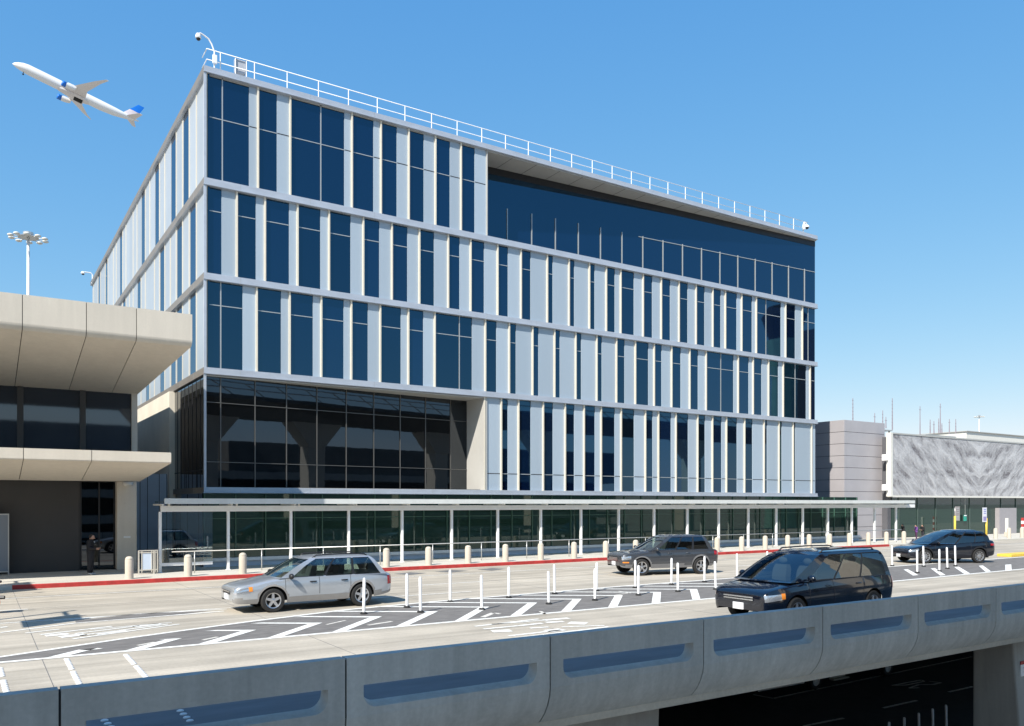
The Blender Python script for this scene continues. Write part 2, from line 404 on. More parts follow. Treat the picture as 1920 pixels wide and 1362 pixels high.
for fl, d in PX_F.items():
    z0, z1 = Z[d['z'][0]], Z[d['z'][1]]
    zt = z0+(z1-z0)*d['tr']
    S = lambda x: s_at(x, NF)
    for i, (a, b) in enumerate(zip(d['fins'], d['fins'][1:])):
        w = d['white'][i]; e = S(w) if w else S(b)
        if w is None or w-a > 1:
            o = piece('window', lambda bm: box(bm, S(a), e, NF+.13, NF+.2, z0, z1), 'glass_blue' if fl > 2 else 'glass_blue')
            if o is not None:
                bm = BM(); box(bm, S(a)+.07, e-.02, NF+.105, NF+.127, zt-.02, zt+.02)
                for t in d['thin']:
                    if a < t < b: box(bm, S(t)-.025, S(t)+.025, NF+.10, NF+.128, z0, z1)
                obj('mullion', bm, 'steel', o)
        if w:
            def panel(bm):
                lo = z0
                box(bm, e, S(b), NF+.09, NF+.2, z0, z1)
            o = piece('spandrel_panel', panel, 'spandrel')
            if fl in (2, 5) and o is not None:
                bm = BM(); box(bm, e+.01, S(b)-.05, NF+.083, NF+.089, zt-.02, zt+.02); obj('joint_line', bm, 'joint', o)
    for a in d['fins'][:-1]:
        s = S(a)
        piece('fin', lambda bm: box(bm, s-.04, s+.04, NF+.0, NF+.088, z0, z1), 'fin')
# left flank: narrow bays
BAY = 1.55
flank = {5: {2,4,7,10,16,21,24}, 4: {1,3,6,11,15,19,25}, 3: {1,3,4,6,9,13,18,22}}
for fl, wins in flank.items():
    z0, z1 = Z[PX_F[fl]['z'][0]], Z[PX_F[fl]['z'][1]]
    def strip(kind, n0, n1, m, dx): piece(kind, lambda bm: box(bm, S0+dx, S0+.2, n0, n1, z0, z1), m)
    strip('window', NF+.02, NF+.55, 'glass_blue', .13)
    for i in range(28):
        n0 = NF+.55+i*BAY if i else NF+.55; n1 = min(NF+.55+(i+1)*BAY, NF+DEP)
        if i in wins:
            strip('window', n0, n1-.2, 'glass_blue', .10); strip('spandrel_panel', n1-.2, n1, 'spandrel_side', .09)
        else:
            strip('spandrel_panel', n0, n1, 'spandrel_side', .09)
        if (i*7+fl) % 3 != 1 or i in wins:
            piece('fin', lambda bm: box(bm, S0+.065, S0+.088, n0-.04, n0+.04, z0, z1), 'fin')
for k, m in (('window','glass_blue'), ('spandrel_panel','spandrel_side'), ('fin','fin')):
    if len(extra[k].verts): obj(k, extra[k], m, B)['kind'] = 'stuff'
# corner post
bm = BM(); box(bm, S0-.05, S0+.05, NF-.05, NF+.05, Z['bot'], Z['top']-.1); obj('corner_post', bm, 'band', B)
# top recess: glass plane swings in from the right corner to 1.7 m deep at the left
RT = 1.7
sl = s_at(913.5, NF)
z0, z1 = Z['w5b'], Z['w5t']
rn = lambda s: NF+.14+RT*(S1-s)/(S1-sl)
def slab(bm, sa, sb, nfn, d0, d1, za, zb):
    hexa(bm, [(sa, nfn(sa)+d0, za), (sb, nfn(sb)+d0, za), (sb, nfn(sb)+d1, za), (sa, nfn(sa)+d1, za)],
             [(sa, nfn(sa)+d0, zb), (sb, nfn(sb)+d0, zb), (sb, nfn(sb)+d1, zb), (sa, nfn(sa)+d1, zb)])
bm = BM(); slab(bm, sl+.05, S1, rn, 0, .08, z0, z1-.45); gr = obj('recessed_window', bm, 'glass_blue', B)
bm = BM(); slab(bm, sl+.05, S1, rn, -.02, .08, z1-.45, z1); obj('window_head', bm, 'black', B)
s = sl+2.35
while s < S1-.3:
    bm = BM(); slab(bm, s, s+.05, rn, -.06, -.004, z0, z0+(z1-z0)*.52); s += 1.66; obj('mullion', bm, 'steel', gr)
bm = BM(); slab(bm, sl+12, S1, rn, -.04, -.004, z0+(z1-z0)*.5, z0+(z1-z0)*.5+.04)
obj('transom', bm, 'steel', gr)
bm = BM(); hexa(bm, [(sl+.05, NF+.02, z1-.06), (S1, NF+.02, z1-.06), (S1, NF+.15, z1-.06), (sl+.05, rn(sl)+.0, z1-.06)],
                    [(sl+.05, NF+.02, z1-.01), (S1, NF+.02, z1-.01), (S1, NF+.15, z1-.01), (sl+.05, rn(sl)+.0, z1-.01)])
n_f = len(bm.faces); s = sl+1.66
while s < S1-1: slab(bm, s, s+.025, lambda q: NF+.03, 0, max(.05, rn(s)-NF-.06), z1-.066, z1-.0605); s += 1.66
bm.faces.ensure_lookup_table()
for f in bm.faces[n_f:]: f.material_index = 1
obj('soffit', bm, ['soffit', 'joint'], B)
bm = BM(); box(bm, sl-.02, sl+.045, NF+.02, NF+RT+.2, z0, z1); obj('reveal', bm, 'reveal', B)
# lower recess: flush at the left corner, 1.55 m deep at the right
RB = 1.55
so_ = s_at(907.5, NF); si = so_-.15
z0, z1 = Z['w2b'], Z['w2t']
ln = lambda s: NF+.1+RB*(s-S0)/(si-S0)
bm = BM(); slab(bm, S0+.06, si, ln, 0, .08, z0, z1-.02); gl = obj('recessed_window', bm, 'glass_black', B)
for x in (413.5,478,537,594,649,700.6,750,797.5,844.4):
    u = (x-CX)/F                                      # where the sight line meets the slanted pane
    m_ = RB/(si-S0); k = (NF+.1-m_*S0)/((CT-ST*u)-m_*(CT*u+ST)); s = k*(CT*u+ST)
    bm = BM(); slab(bm, s-.022, s+.022, ln, -.04, -.004, z0, z1-.03); obj('mullion', bm, 'bronze', gl)
for f in (.225, .755):
    bm = BM(); slab(bm, S0+.06, si, ln, -.05, -.003, z0+(z1-z0)*f, z0+(z1-z0)*f+.03); obj('transom', bm, 'bronze', gl)
bm = BM(); hexa(bm, [(S0+.06, NF+.02, z1-.07), (so_, NF+.02, z1-.07), (so_, ln(si), z1-.07), (S0+.06, NF+.08, z1-.07)],
                    [(S0+.06, NF+.02, z1-.015), (so_, NF+.02, z1-.015), (so_, ln(si), z1-.015), (S0+.06, NF+.08, z1-.015)])
so = obj('soffit', bm, 'reveal', B)
bm = BM(); hexa(bm, [(S0+.06, NF+.02, z0-.06), (so_, NF+.02, z0-.06), (so_, ln(si), z0-.06), (S0+.06, NF+.08, z0-.06)],
                    [(S0+.06, NF+.02, z0+.012), (so_, NF+.02, z0+.012), (so_, ln(si), z0+.012), (S0+.06, NF+.08, z0+.012)])
obj('sill', bm, 'reveal', B)
bm = BM(); hexa(bm, [(si, ln(si)-.02, z0), (so_+.0, NF+.02, z0), (so_+.12, NF+.02, z0), (si+.12, ln(si)+.1, z0)],
                    [(si, ln(si)-.02, z1), (so_+.0, NF+.02, z1), (so_+.12, NF+.02, z1), (si+.12, ln(si)+.1, z1)])
obj('reveal', bm, 'reveal', B)
bm = BM(); box(bm, so_+.13, s_at(914,NF), NF+.02, NF+.3, z0, z1); obj('reveal_edge', bm, 'reveal', B)
# flank, second storey: dark glass then a plain wall
tn = on_s(327, S0)[0]
bm = BM(); box(bm, S0+.02, S0+.1, NF+.1, tn, z0, z1-.1); fg = obj('side_window', bm, 'glass_black', B)
for i in range(1, 8): bm = BM(); box(bm, S0+.005, S0+.019, NF+.1+i*.85, NF+.13+i*.85, z0, z1-.1); obj('mullion', bm, 'joint', fg)
bm = BM(); box(bm, S0+.004, S0+.019, NF+.1, tn, z0+.8, z0+.83); obj('transom', bm, 'joint', fg)
bm = BM(); box(bm, S0-.25, S0+.2, tn, NF+DEP, z0-.6, z1-.02); obj('side_wall', bm, 'olive', B)
# ground storey
NG = 39.3
bm = BM(); box(bm, S0+.1, S1+6, NG, NG+.08, .55, Z['bot']); gg = obj('ground_glazing', bm, 'glass_green', B)
s = S0+.1; ge = mat('green_glass_edge', (.06,.13,.10), .2)
while s < S1+6: bm = BM(); box(bm, s, s+.05, NG-.06, NG-.004, .55, Z['bot']-.01); s += 1.4; obj('mullion', bm, ge, gg)
bm = BM(); box(bm, S0+.1, S1+6, NG-.03, NG-.003, 2.35, 2.39); obj('transom', bm, ge, gg)
bm = BM(); box(bm, S0+.1, S1+6, NG-.25, NG+.1, .40, .55); obj('plinth', bm, 'white', B)
bm = BM(); box(bm, S0+.1, S1+6, NG-.1, NG+.1, .15, .399); obj('plinth_base', bm, 'bluewall', B)
bm = BM(); box(bm, S0+.4, S1-.2, NF+.36, NG+6, Z['bot']+.03, Z['bot']+.3); obj('overhang', bm, 'joint', B)
bm = BM(); box(bm, S0+.2, S1-.2, NG+5, NG+30, .15, Z['bot']); obj('ground_core', bm, 'body', B)
n_a, n_b = on_s(325, S0+.1)[0], on_s(250, S0+.1)[0]
bm = BM(); box(bm, S0+.05, S0+.15, NG+.1, n_a, .15, Z['bot']); gs = obj('side_glazing', bm, 'glass_black', B)
bm = BM(); box(bm, S0-.05, S0+.1, n_a, NF+36, .15, Z['w2b']-.61); n_f = len(bm.faces); y = n_a+.8
while y < NF+30: box(bm, S0-.056, S0-.051, y, y+.03, .15, 3.2); y += 2.2
bm.faces.ensure_lookup_table()
for f in bm.faces[n_f:]: f.material_index = 1
obj('side_base_wall', bm, ['bluewall', 'joint'], B)

bm = BM(); box(bm, s_at(250, n_a), S0-.06, n_a-.3, n_a+.3, .15, 4.6); n_f = len(bm.faces)
for x in (262, 276, 298, 312): s = s_at(x, n_a-.3); box(bm, s, s+.03, n_a-.304, n_a-.295, .15, 4.6)
bm.faces.ensure_lookup_table()
for f in bm.faces[n_f:]: f.material_index = 1
obj('link_wall', bm, ['bluewall', 'joint'], B)

# ------------------------------------------------------------------ roof railing, roof box, security cameras
RN = NF+.35
r0 = s_at(413.3, RN)
rl = thing('roof_railing', 'white two-rail safety railing along the edge of the glass block roof', 'railing', (r0, RN, Z['top']-.12))
zt = Z['top']
bm = BM(); s_end = s_at(1500, RN)
for z in (zt+.98, zt+.50): tube(bm, [(r0-.6, RN, z), (s_end+.9, RN, z)], .021, 6)
for z in (zt+.98, zt+.50): tube(bm, [(r0-.6, RN, z), (r0-.6, RN+.9, z)], .024, 6)
obj('rail', bm, 'white', rl, smooth=True)
i = 0
while r0+i*1.553 < s_end:
    bm = BM(); s = r0+i*1.553
    tube(bm, [(s, RN, zt-.12), (s, RN, zt+.98)], .026, 6); box(bm, s-.08, s+.08, RN-.05, RN+.05, zt-.12, zt-.1)
    obj('post', bm, 'white', rl, smooth=40); i += 1
sbx = s_at(440, RN+.1)
bx = thing('roof_cabinet', 'small grey cabinet hung on the roof railing near the left corner', 'cabinet', (sbx, RN+.1, zt+.3))
bm = BM(); box(bm, sbx, sbx+.5, RN+.06, RN+.25, zt+.32, zt+.95); obj('case', bm, mat('grey_cabinet', (.42,.44,.48), .5, var=.05), bx, bevel=.02)
bm = BM(); tube(bm, [(sbx+.02,RN+.02,zt-.1),(sbx+.02,RN+.02,zt+1.0)], .025, 6); tube(bm, [(sbx+.52,RN+.02,zt+.2),(sbx+.52,RN+.02,zt+1.0)], .025, 6); obj('bracket', bm, 'white', bx)
bm = BM(); tube(bm, [(sbx+.04,RN+.1,zt+.32),(sbx+.15,RN+.08,zt+.16),(sbx+.35,RN+.08,zt+.16),(sbx+.45,RN+.1,zt+.32)], .012, 5); obj('cable', bm, 'black', bx)
def cctv(label, base, arm, r=.035, hood=.13, extra_box=True):
    t = thing('security_camera', label, 'security camera', base)
    pts = [Vector(base)+Vector(p) for p in arm]
    bm = BM(); tube(bm, pts, r, 8); cyl(bm, pts[0].x, pts[0].y, pts[0].z-.02, pts[0].z+.06, .09); obj('pole', bm, 'white', t, smooth=40)
    e = pts[-1]
    bm = BM(); lathe(bm, [(.03,.14), (.09,.12), (hood,.02), (hood,-.06), (.1,-.09)], 14, c=tuple(e)); obj('housing', bm, 'white', t, smooth=40)
    bm = BM(); ell(bm, e+Vector((0,0,-.09)), (hood*.75, hood*.75, .1)); obj('dome', bm, 'black', t, smooth=True)
    if extra_box:
        bm = BM(); box(bm, base[0]-.1, base[0]+.1, base[1]-.14, base[1]-.04, base[2]+.45, base[2]+.85); obj('junction_box', bm, 'white', t, bevel=.02)
a = s_at(402, RN)
cctv('white dome camera on a tall bent pole at the near left roof corner', (a, RN, zt-.1), [(0,0,0), (0,0,1.05), (-.12,0,1.35), (-.26,0,1.55), (-.42,0,1.63), (-.62,0,1.70), (-.68,0,1.66), (-.70,0,1.52)])
a = s_at(1506, RN)
cctv('white dome camera on a short curled arm at the far right roof corner', (a, RN, zt-.1), [(0,0,0), (0,0,.55), (.02,0,.80), (.12,0,1.0), (.28,0,1.02), (.38,0,.88), (.40,0,.76)], r=.06, hood=.2)
e = at(188, 484, S0/(CT*(183-CX)/F+ST))
cctv('tiny white camera on a bracket at the far back end of the roof', (S0, NF+DEP-1.0, zt-.3), [(0,0,0), (0,0,.75), (-.15,0,.9), (-.6,0,.9), (-.75,0,.8)], r=.05, hood=.16, extra_box=False)

# ------------------------------------------------------------------ canopy along the front, handrail, gate
NP = 37.2
c0, c1 = s_at(300, NP), s_at(1680, NP)
cn = thing('canopy', 'long low white steel canopy on slim posts in front of the glass block', 'canopy', (c0, NP, .15))
bm = BM(); box(bm, c0+.02, s_at(1713, NP), NP-.12, NP+.12, 2.72, 2.97); obj('beam', bm, 'white', cn, bevel=.01)
bm = BM(); box(bm, c0+.05, s_at(1713, NP-.6), NP-.72, NP-.66, 3.05, 3.28); obj('edge_strip', bm, mat('canopy_gutter', (.62,.64,.62), .4, var=.06), cn)
bm = BM(); box(bm, c0+.05, s_at(1713, NP-.6), NP-.659, NF+.1, 3.10, 3.16); obj('roof_panel', bm, clear_glass('canopy_glass', (.75,.85,.8), .1), cn)
n_post = 20; dp = (c1-c0)/(n_post-1)
for i in range(n_post):
    s = c0+i*dp
    bm = BM(); box(bm, s-.055, s+.055, NP-.07, NP+.07, .15, 2.719); box(bm, s-.1, s+.1, NP-.11, NP+.11, .15, .17); obj('post', bm, 'white', cn, bevel=.008)
    bm = BM(); box(bm, s-.04, s+.04, NP-.65, NF, 2.98, 3.045); box(bm, s+.3, s+.38, NP-.15, NP+.1, 2.971, 3.09); obj('bracket', bm, 'offwhite', cn)
bm = BM(); box(bm, c0+.06, S0+.0, NP-.01, NP+.01, .55, 2.7); obj('end_screen', bm, clear_glass('screen_glass', (.55,.7,.72), .12), cn)
bm = BM(); box(bm, c0+.06, S0+.0, NP-.05, NP+.05, .42, .55); obj('screen_rail', bm, 'white', cn)
HN = 36.15
h0 = s_at(322, HN); h1 = s_at(1690, HN)
hr = thing('handrail', 'thin brushed metal handrail running along the sidewalk before the canopy', 'handrail', (h0, HN, .15))
bm = BM(); tube(bm, [(h0, HN, 1.07), (h1, HN, 1.07)], .024, 6); obj('rail', bm, 'rail', hr, smooth=True)
i = 0
while h0+.9+i*2.8 < h1:
    s = h0+.9+i*2.8; bm = BM(); tube(bm, [(s, HN, .15), (s, HN, 1.05)], .022, 6); obj('post', bm, 'rail', hr, smooth=True); i += 1
g0, g1 = s_at(259, NP-.4), s_at(296, NP-.4)
gt = thing('metal_gate', 'small metal framed gate between the concrete column and the canopy', 'gate', (g0, NP-.4, .15))
gm = mat('gate_metal', (.62,.58,.50), .4, metal=.3)
bm = BM()
for s in (g0, g0+.12, (g0+g1)/2+.12, (g0+g1)/2+.25, g1-.04): box(bm, s, s+.04, NP-.42, NP-.38, .22, 1.1)
for z in (.3, 1.02, 1.1): box(bm, g0, g1, NP-.425, NP-.375, z, z+.04)
obj('frame', bm, gm, gt)
bm = BM(); box(bm, g0+.16, (g0+g1)/2+.12, NP-.405, NP-.395, .34, 1.02); obj('panel', bm, 'bluewall', gt)
for s in (g0, (g0+g1)/2+.2):
    bm = BM(); box(bm, s-.005, s+.045, NP-.43, NP-.37, .15, 1.14); obj('post', bm, gm, gt)

# ------------------------------------------------------------------ concrete terminal at the left
T = thing('concrete_terminal', 'beige concrete terminal with two deep slanted ledges over a dark doorway', 'building', (6.0, 39.5, .15))
SL = -45
def ledge(name, s_out, s_in, n_out, n_in, ztop, zmid, zbot, joints, rnd=.22):
    # profile in (n, z), mitred at the right end
    prof = [(n_out, ztop, 0), (n_out, zmid+rnd, 0)]
    for a in (0, .25, .5, .75, 1.):
        prof.append((n_out+rnd*.55*a*a, zmid+rnd*(1-a)-.0*a, 0))
    prof += [(n_in, zbot, 1)]
    cuts = [SL]+[s_at(x, n_out) for x in joints]+[None]
    for i in range(len(cuts)-1):
        a, b = cuts[i], cuts[i+1]
        bm = BM(); ra, rb = [], []
        for n, z, _ in prof+[(n_in, ztop, 0)]:
            f = (n-n_out)/(n_in-n_out)
            ra.append((a+.012, n, z)); rb.append(((b-.012) if b is not None else s_out+(s_in-s_out)*f, n, z))
        if b is None: rb[-1] = (s_out-.4, n_in, ztop)
        loft(bm, [ra, rb])
        obj(name, bm, 'terminal', T, smooth=30)
    bm = BM(); q = [(n+.02 if n == n_out else n+.03, z-.02 if z == ztop else z+.03) for n, z, _ in prof]
    q = q+[(n_in-.02, ztop-.02)]; loft(bm, [[(SL+.1, n, z) for n, z in q], [(s_in-.9, n, z) for n, z in q]])
    obj('ledge_backing', bm, 'joint', T)
n_u, n_w = 33.0, 39.5
zu = lambda x, y, n: on_n(x, n, y)[1]
su, si_ = s_at(360.5, n_u), s_at(258, n_w)
ledge('upper_ledge', su, si_, n_u, n_w, zu(360,590,n_u), zu(360,650,n_u), zu(246,739,n_w), (42,162,256))
n_l = 35.0
sl2 = s_at(321, n_l)
ledge('lower_ledge', sl2, s_at(262, 38.6), n_l, 38.6, zu(320,849,n_l), zu(320,869,n_l), zu(283,903,38.2), (44,172), rnd=.05)
zl_top, zu_bot = zu(320,849,n_l), zu(246,739,n_w)
zl_bot = zu(283,903,38.2)
bm = BM(); box(bm, SL, s_at(246, n_w), n_w+.02, n_w+.1, zl_top-.3, zu_bot); wn = obj('window', bm, 'glass_grey', T)
bm = BM()
for x in (38, 155):
    s = s_at(x, n_w); box(bm, s-.11, s+.11, n_w-.1, n_w+.015, zl_top-.3, zu_bot)
for x in (-90, -220): s = s_at(x, n_w); box(bm, s-.11, s+.11, n_w-.1, n_w+.015, zl_top-.3, zu_bot)
obj('mullion', bm, mat('dark_bronze_mullion', (.06,.055,.05), .5), wn)
bm = BM(); box(bm, s_at(246, n_w)+.005, s_at(257, n_w), n_w-.1, n_w+8, zl_top-.4, zu_bot+.02); obj('wall_return', bm, 'terminal', T)
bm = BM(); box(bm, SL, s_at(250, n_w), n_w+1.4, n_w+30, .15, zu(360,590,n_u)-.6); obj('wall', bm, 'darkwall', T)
bm = BM(); box(bm, SL, s_at(330, n_u), n_u+.4, n_w+28, zu(360,590,n_u)-.5, zu(360,590,n_u)-.06); obj('roof', bm, 'roof', T)
bm = BM(); box(bm, SL, s_at(240, 38.6), 38.7, n_w+.5, zl_bot+.02, zl_top-.25); obj('ledge_core', bm, 'terminal', T)
cs0, cs1 = s_at(219, 39.8), s_at(256, 39.8)
bm = BM(); box(bm, cs0, cs1, 39.7, 41.2, .15, zl_bot+.02); co = obj('column', bm, 'terminal', T, bevel=.03)
bm = BM(); s = (cs0+cs1)/2; box(bm, s-.14, s+.14, 39.68, 39.697, 1.55, 1.63); obj('plaque', bm, 'white', co)
bm = BM(); s = (cs0+cs1)/2; lathe(bm, [(.05,.0), (.2,-.03), (.22,-.12), (.12,-.2)], 14, c=(s, 39.45, zl_bot)); obj('ceiling_lamp', bm, 'offwhite', T, smooth=40)
ds0, ds1 = s_at(150, 40.3), s_at(218, 40.3)
bm = BM(); box(bm, ds0, ds1, 40.3, 40.35, .2, zl_bot); dr = obj('glass_door', bm, 'glass_black', T)
bm = BM()
for s in (ds0, (ds0+ds1)/2, ds1-.06): box(bm, s, s+.06, 40.24, 40.295, .17, zl_bot)
obj('door_frame', bm, 'black', dr)
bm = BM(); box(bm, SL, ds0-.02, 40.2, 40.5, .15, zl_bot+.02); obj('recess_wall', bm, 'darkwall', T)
e0, e1 = s_at(-70, 39.6), s_at(17, 39.6)
db = thing('display_board', 'pale framed board standing against the dark wall at the far left', 'board', (e0, 39.6, .15))
bm = BM(); box(bm, e0, e1, 39.62, 39.68, .3, 2.6); obj('panel', bm, mat('board_grey', (.2,.23,.27), .4), db)
bm = BM(); box(bm, e1-.04, e1, 39.58, 39.7, .15, 2.65); box(bm, e0, e1-.041, 39.58, 39.7, 2.6, 2.65); box(bm, e0, e1-.041, 39.58, 39.7, .25, .3); obj('frame', bm, 'rail', db)

# ------------------------------------------------------------------ metal clad block and mural building at the right
NMB = 41.0
m0, m1 = s_at(1583, NMB), s_at(1659, NMB)
zm = on_n(1583, NMB, 787)[1]
MB_ = thing('metal_clad_block', 'pale lilac grey block clad in wide horizontal metal panels', 'building', (m0, NMB, .15))
clad = mat('lilac_metal_cladding', (.45,.425,.435), .42, var=.05, scale=.7, metal=.15)
bm = BM(); box(bm, m0+.03, m1-.03, NMB+.03, NMB+11, .15, zm-.03); obj('core', bm, 'joint', MB_)
rows = 10; hh = (zm-.15)/rows
for i in range(rows):
    bm = BM(); box(bm, m0, m1, NMB, NMB+10.9, .15+i*hh+.015, .15+(i+1)*hh-.015); obj('cladding_course', bm, clad, MB_, bevel=.01)
lg = s_at(1538, NMB+3)
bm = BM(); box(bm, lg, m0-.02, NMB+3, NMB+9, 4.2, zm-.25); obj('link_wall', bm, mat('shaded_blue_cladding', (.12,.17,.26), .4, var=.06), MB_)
bm = BM(); box(bm, lg, m0-.02, NMB+2.8, NMB+9, .15, 4.19); obj('link_glazing', bm, 'glass_green', MB_)

NMU = 40.0
u0, u1 = s_at(1672, NMU), 112.0
zt_, zb_ = on_n(1672, NMU, 814)[1], on_n(1672, NMU, 929)[1]
MU = thing('mural_building', 'low terminal wing faced with a grey rippled metal mural over dark glass', 'building', (u0, NMU, .15))
def mural_mat():
    m = bpy.data.materials.new('rippled_metal_mural'); m.use_nodes = True
    nt = m.node_tree; N = nt.nodes; L = nt.links; b = N['Principled BSDF']
    b.inputs['Roughness'].default_value = .55; b.inputs['Metallic'].default_value = .1
    pos = N.new('ShaderNodeNewGeometry'); sp = N.new('ShaderNodeSeparateXYZ'); L.new(pos.outputs['Position'], sp.inputs[0])
    sc = s_at(1836, NMU)
    def mth(op, a, c=None):
        x = N.new('ShaderNodeMath'); x.operation = op
        for i, q in enumerate((a, c)):
            if q is None: continue
            if isinstance(q, (int, float)): x.inputs[i].default_value = q
            else: L.new(q, x.inputs[i])
        return x.outputs[0]
    d = mth('ABSOLUTE', mth('SUBTRACT', sp.outputs['X'], sc))
    # ridges fall towards the valley line: coordinates along and across them
    across = mth('ADD', mth('MULTIPLY', sp.outputs['Z'], 1.0), mth('MULTIPLY', d, -.75))
    along = mth('ADD', mth('MULTIPLY', sp.outputs['Z'], .35), mth('MULTIPLY', d, .25))
    cb = N.new('ShaderNodeCombineXYZ'); L.new(mth('MULTIPLY', across, 1.15), cb.inputs[0]); L.new(mth('MULTIPLY', along, 1.15), cb.inputs[1])
    def noise(sc_, det, rg):
        nz = N.new('ShaderNodeTexNoise'); nz.inputs['Scale'].default_value = sc_; nz.inputs['Detail'].default_value = det
        nz.inputs['Roughness'].default_value = rg; nz.inputs['Distortion'].default_value = .55
        L.new(cb.outputs[0], nz.inputs['Vector']); return nz.outputs['Fac']
    a = noise(.95, 8, .62)
    gr = N.new('ShaderNodeTexNoise'); gr.inputs['Scale'].default_value = 4.5; gr.inputs['Detail'].default_value = 8; gr.inputs['Roughness'].default_value = .75
    L.new(pos.outputs['Position'], gr.inputs['Vector'])
    f = mth('ADD', mth('MULTIPLY', a, .7), mth('MULTIPLY', gr.outputs['Fac'], .3))
    rp = N.new('ShaderNodeValToRGB'); e = rp.color_ramp.elements
    e[0].position = .36; e[0].color = (.14,.125,.13,1); e[1].position = .60; e[1].color = (.60,.59,.59,1)
    k = e.new(.45); k.color = (.36,.35,.355,1)
    L.new(f, rp.inputs[0]); L.new(rp.outputs[0], b.inputs['Base Color'])
    bp = N.new('ShaderNodeBump'); bp.inputs['Strength'].default_value = .8; bp.inputs['Distance'].default_value = .25
    L.new(f, bp.inputs['Height']); L.new(bp.outputs[0], b.inputs['Normal'])
    return m
bm = BM(); box(bm, u0, u1, NMU, NMU+.3, zb_, zt_); obj('mural', bm, mural_mat(), MU)
bm = BM(); box(bm, u0-.3, u0-.005, NMU-.12, NMU+.3, zb_-.1, zt_+.1); box(bm, u0-.004, u1, NMU-.1, NMU+.4, zb_-.16, zb_-.005); obj('frame', bm, 'offwhite', MU)
bm = BM(); box(bm, u0-.004, u1, NMU-.05, NMU+.5, zt_+.004, zt_+.12); obj('coping', bm, 'soffit', MU)
bm = BM(); box(bm, u0+.2, u1, NMU+.5, NMU+20, .15, zt_-.2); obj('core', bm, 'body', MU)
bm = BM(); box(bm, m1-1.2, u0-.31, NMU+.1, NMU+.5, zt_-2.2, zt_-1.7); box(bm, m1-1.2, u0-.31, NMU+.1, NMU+.5, zb_+.4, zb_+.9); obj('bracket', bm, 'white', MU)
NMG = 40.46
bm = BM(); box(bm, m1+.1, u1-20, NMG-.04, NMG+.03, .2, zb_-.17); mg = obj('ground_glazing', bm, 'glass_green', MU)
s = m1+1; gb = mat('mural_glazing_bar', (.07,.10,.09), .4)
while s < u1-20: bm = BM(); box(bm, s, s+.06, NMG-.1, NMG-.045, .2, zb_-.17); s += 2.8; obj('mullion', bm, gb, mg)
s0_ = s_at(1873, NMG-.4)
bm = BM(); box(bm, s0_, s0_+3.2, NMG-.45, NMG-.05, .15, 2.6); pt = obj('entrance_portal', bm, mat('portal_grey', (.33,.31,.32), .5, var=.05), MU)
fb = s_at(1812, 120)
FB = thing('far_terminal', 'long cream flat-roofed building on the skyline at the right edge', 'building', (fb, 120, 0))
zfb = on_n(1812, 120, 808)[1]
bm = BM(); box(bm, fb, fb+160, 120, 150, -5, zfb-.2); obj('wall', bm, 'offwhite', FB)
bm = BM(); box(bm, fb-.4, fb+160, 119.6, 150.4, zfb-.19, zfb); obj('coping', bm, 'soffit', FB)
CB = thing('antenna_roof_building', 'low grey roof carrying aerials just behind the mural wall', 'building', (s_at(1590,75), 75, 0))
zcb = on_n(1700, 75, 826)[1]
bm = BM(); box(bm, s_at(1585,75), s_at(1800,75), 75, 95, -5, zcb); obj('wall', bm, 'pier', CB)
for x0, x1, y in ((1738,1795,814), (1656,1676,805)):
    bm = BM(); a, zq = on_n(x0, 75, y); b_ = s_at(x1, 75); box(bm, a, b_, 75.2, 78, zq-.15, zq)
    for s in (a+.2, b_-.4): box(bm, s, s+.2, 75.5, 75.7, zcb, zq-.151)
    obj('platform', bm, 'steel', CB)
am = mat('aerial_metal', (.26,.22,.25), .5)
AN = [(1599,747,787), (1640,775,790), (1655,770,790), (1661,782,803), (1673,747,806), (1725,762,816), (1744,787,813), (1751,790,813), (1760,785,812), (1763,757,812), (1766,794,812), (1780,786,813), (1792,786,813)]
for i, (x, y, yb) in enumerate(AN):
    s, z1 = on_n(x, 76, y); zb = zcb if x < 1738 and x not in (1661, 1673) else on_n(x, 76, yb)[1]-.02
    bm = BM(); tube(bm, [(s, 76, zb), (s, 76, z1)], [.10, .05], 5)
    if i % 2 == 0:
        z = zb+.6
        while z < z1-.3: box(bm, s-.13, s+.13, 75.97, 76.03, z, z+.07); z += .55
    else:
        box(bm, s-.28, s+.28, 75.97, 76.03, z1-.6, z1-.54)
    tag(obj('aerial_mast', bm, am), 'thin grey rooftop aerial against the sky, %s from the left in its row' % ORD[i], 'aerial', 'rooftop aerials')
def mast(label, px, py, k, w, ytop):
    p = at(px, py, k); t = thing('light_mast', label, 'light mast', (p.x, p.y, -5.8))
    bm = BM(); tube(bm, [(p.x, p.y, -5.8), (p.x, p.y, p.z+.3)], [w*.07, w*.035], 8); obj('pole', bm, 'white', t, smooth=True)
    bm = BM(); lathe(bm, [(w*.25,0), (w*.27,w*.02), (w*.25,w*.04)], 14, c=tuple(p)); lathe(bm, [(w*.02,w*.08),(w*.13,w*.10),(w*.13,w*.16),(w*.04,w*.19)], 12, c=tuple(p)); obj('ring', bm, 'rail', t)
    for j in range(10):
        a = j*2*math.pi/10+.2; q = p+Vector((math.cos(a), math.sin(a), 0))*w*.43
        bm = BM(); ell(bm, q, (w*.085, w*.085, w*.04), 10, 6); tube(bm, [p+Vector((math.cos(a), math.sin(a), .02))*w*.2, q], w*.012, 5); obj('lamp', bm, 'offwhite', t, smooth=True)
mast('tall white floodlight mast with a ring of lamps left of the glass block', 53, 447, 105, 4.6, 0)
mast('small distant floodlight mast on the skyline at the right', 1836, 782, 420, 5.0, 0)
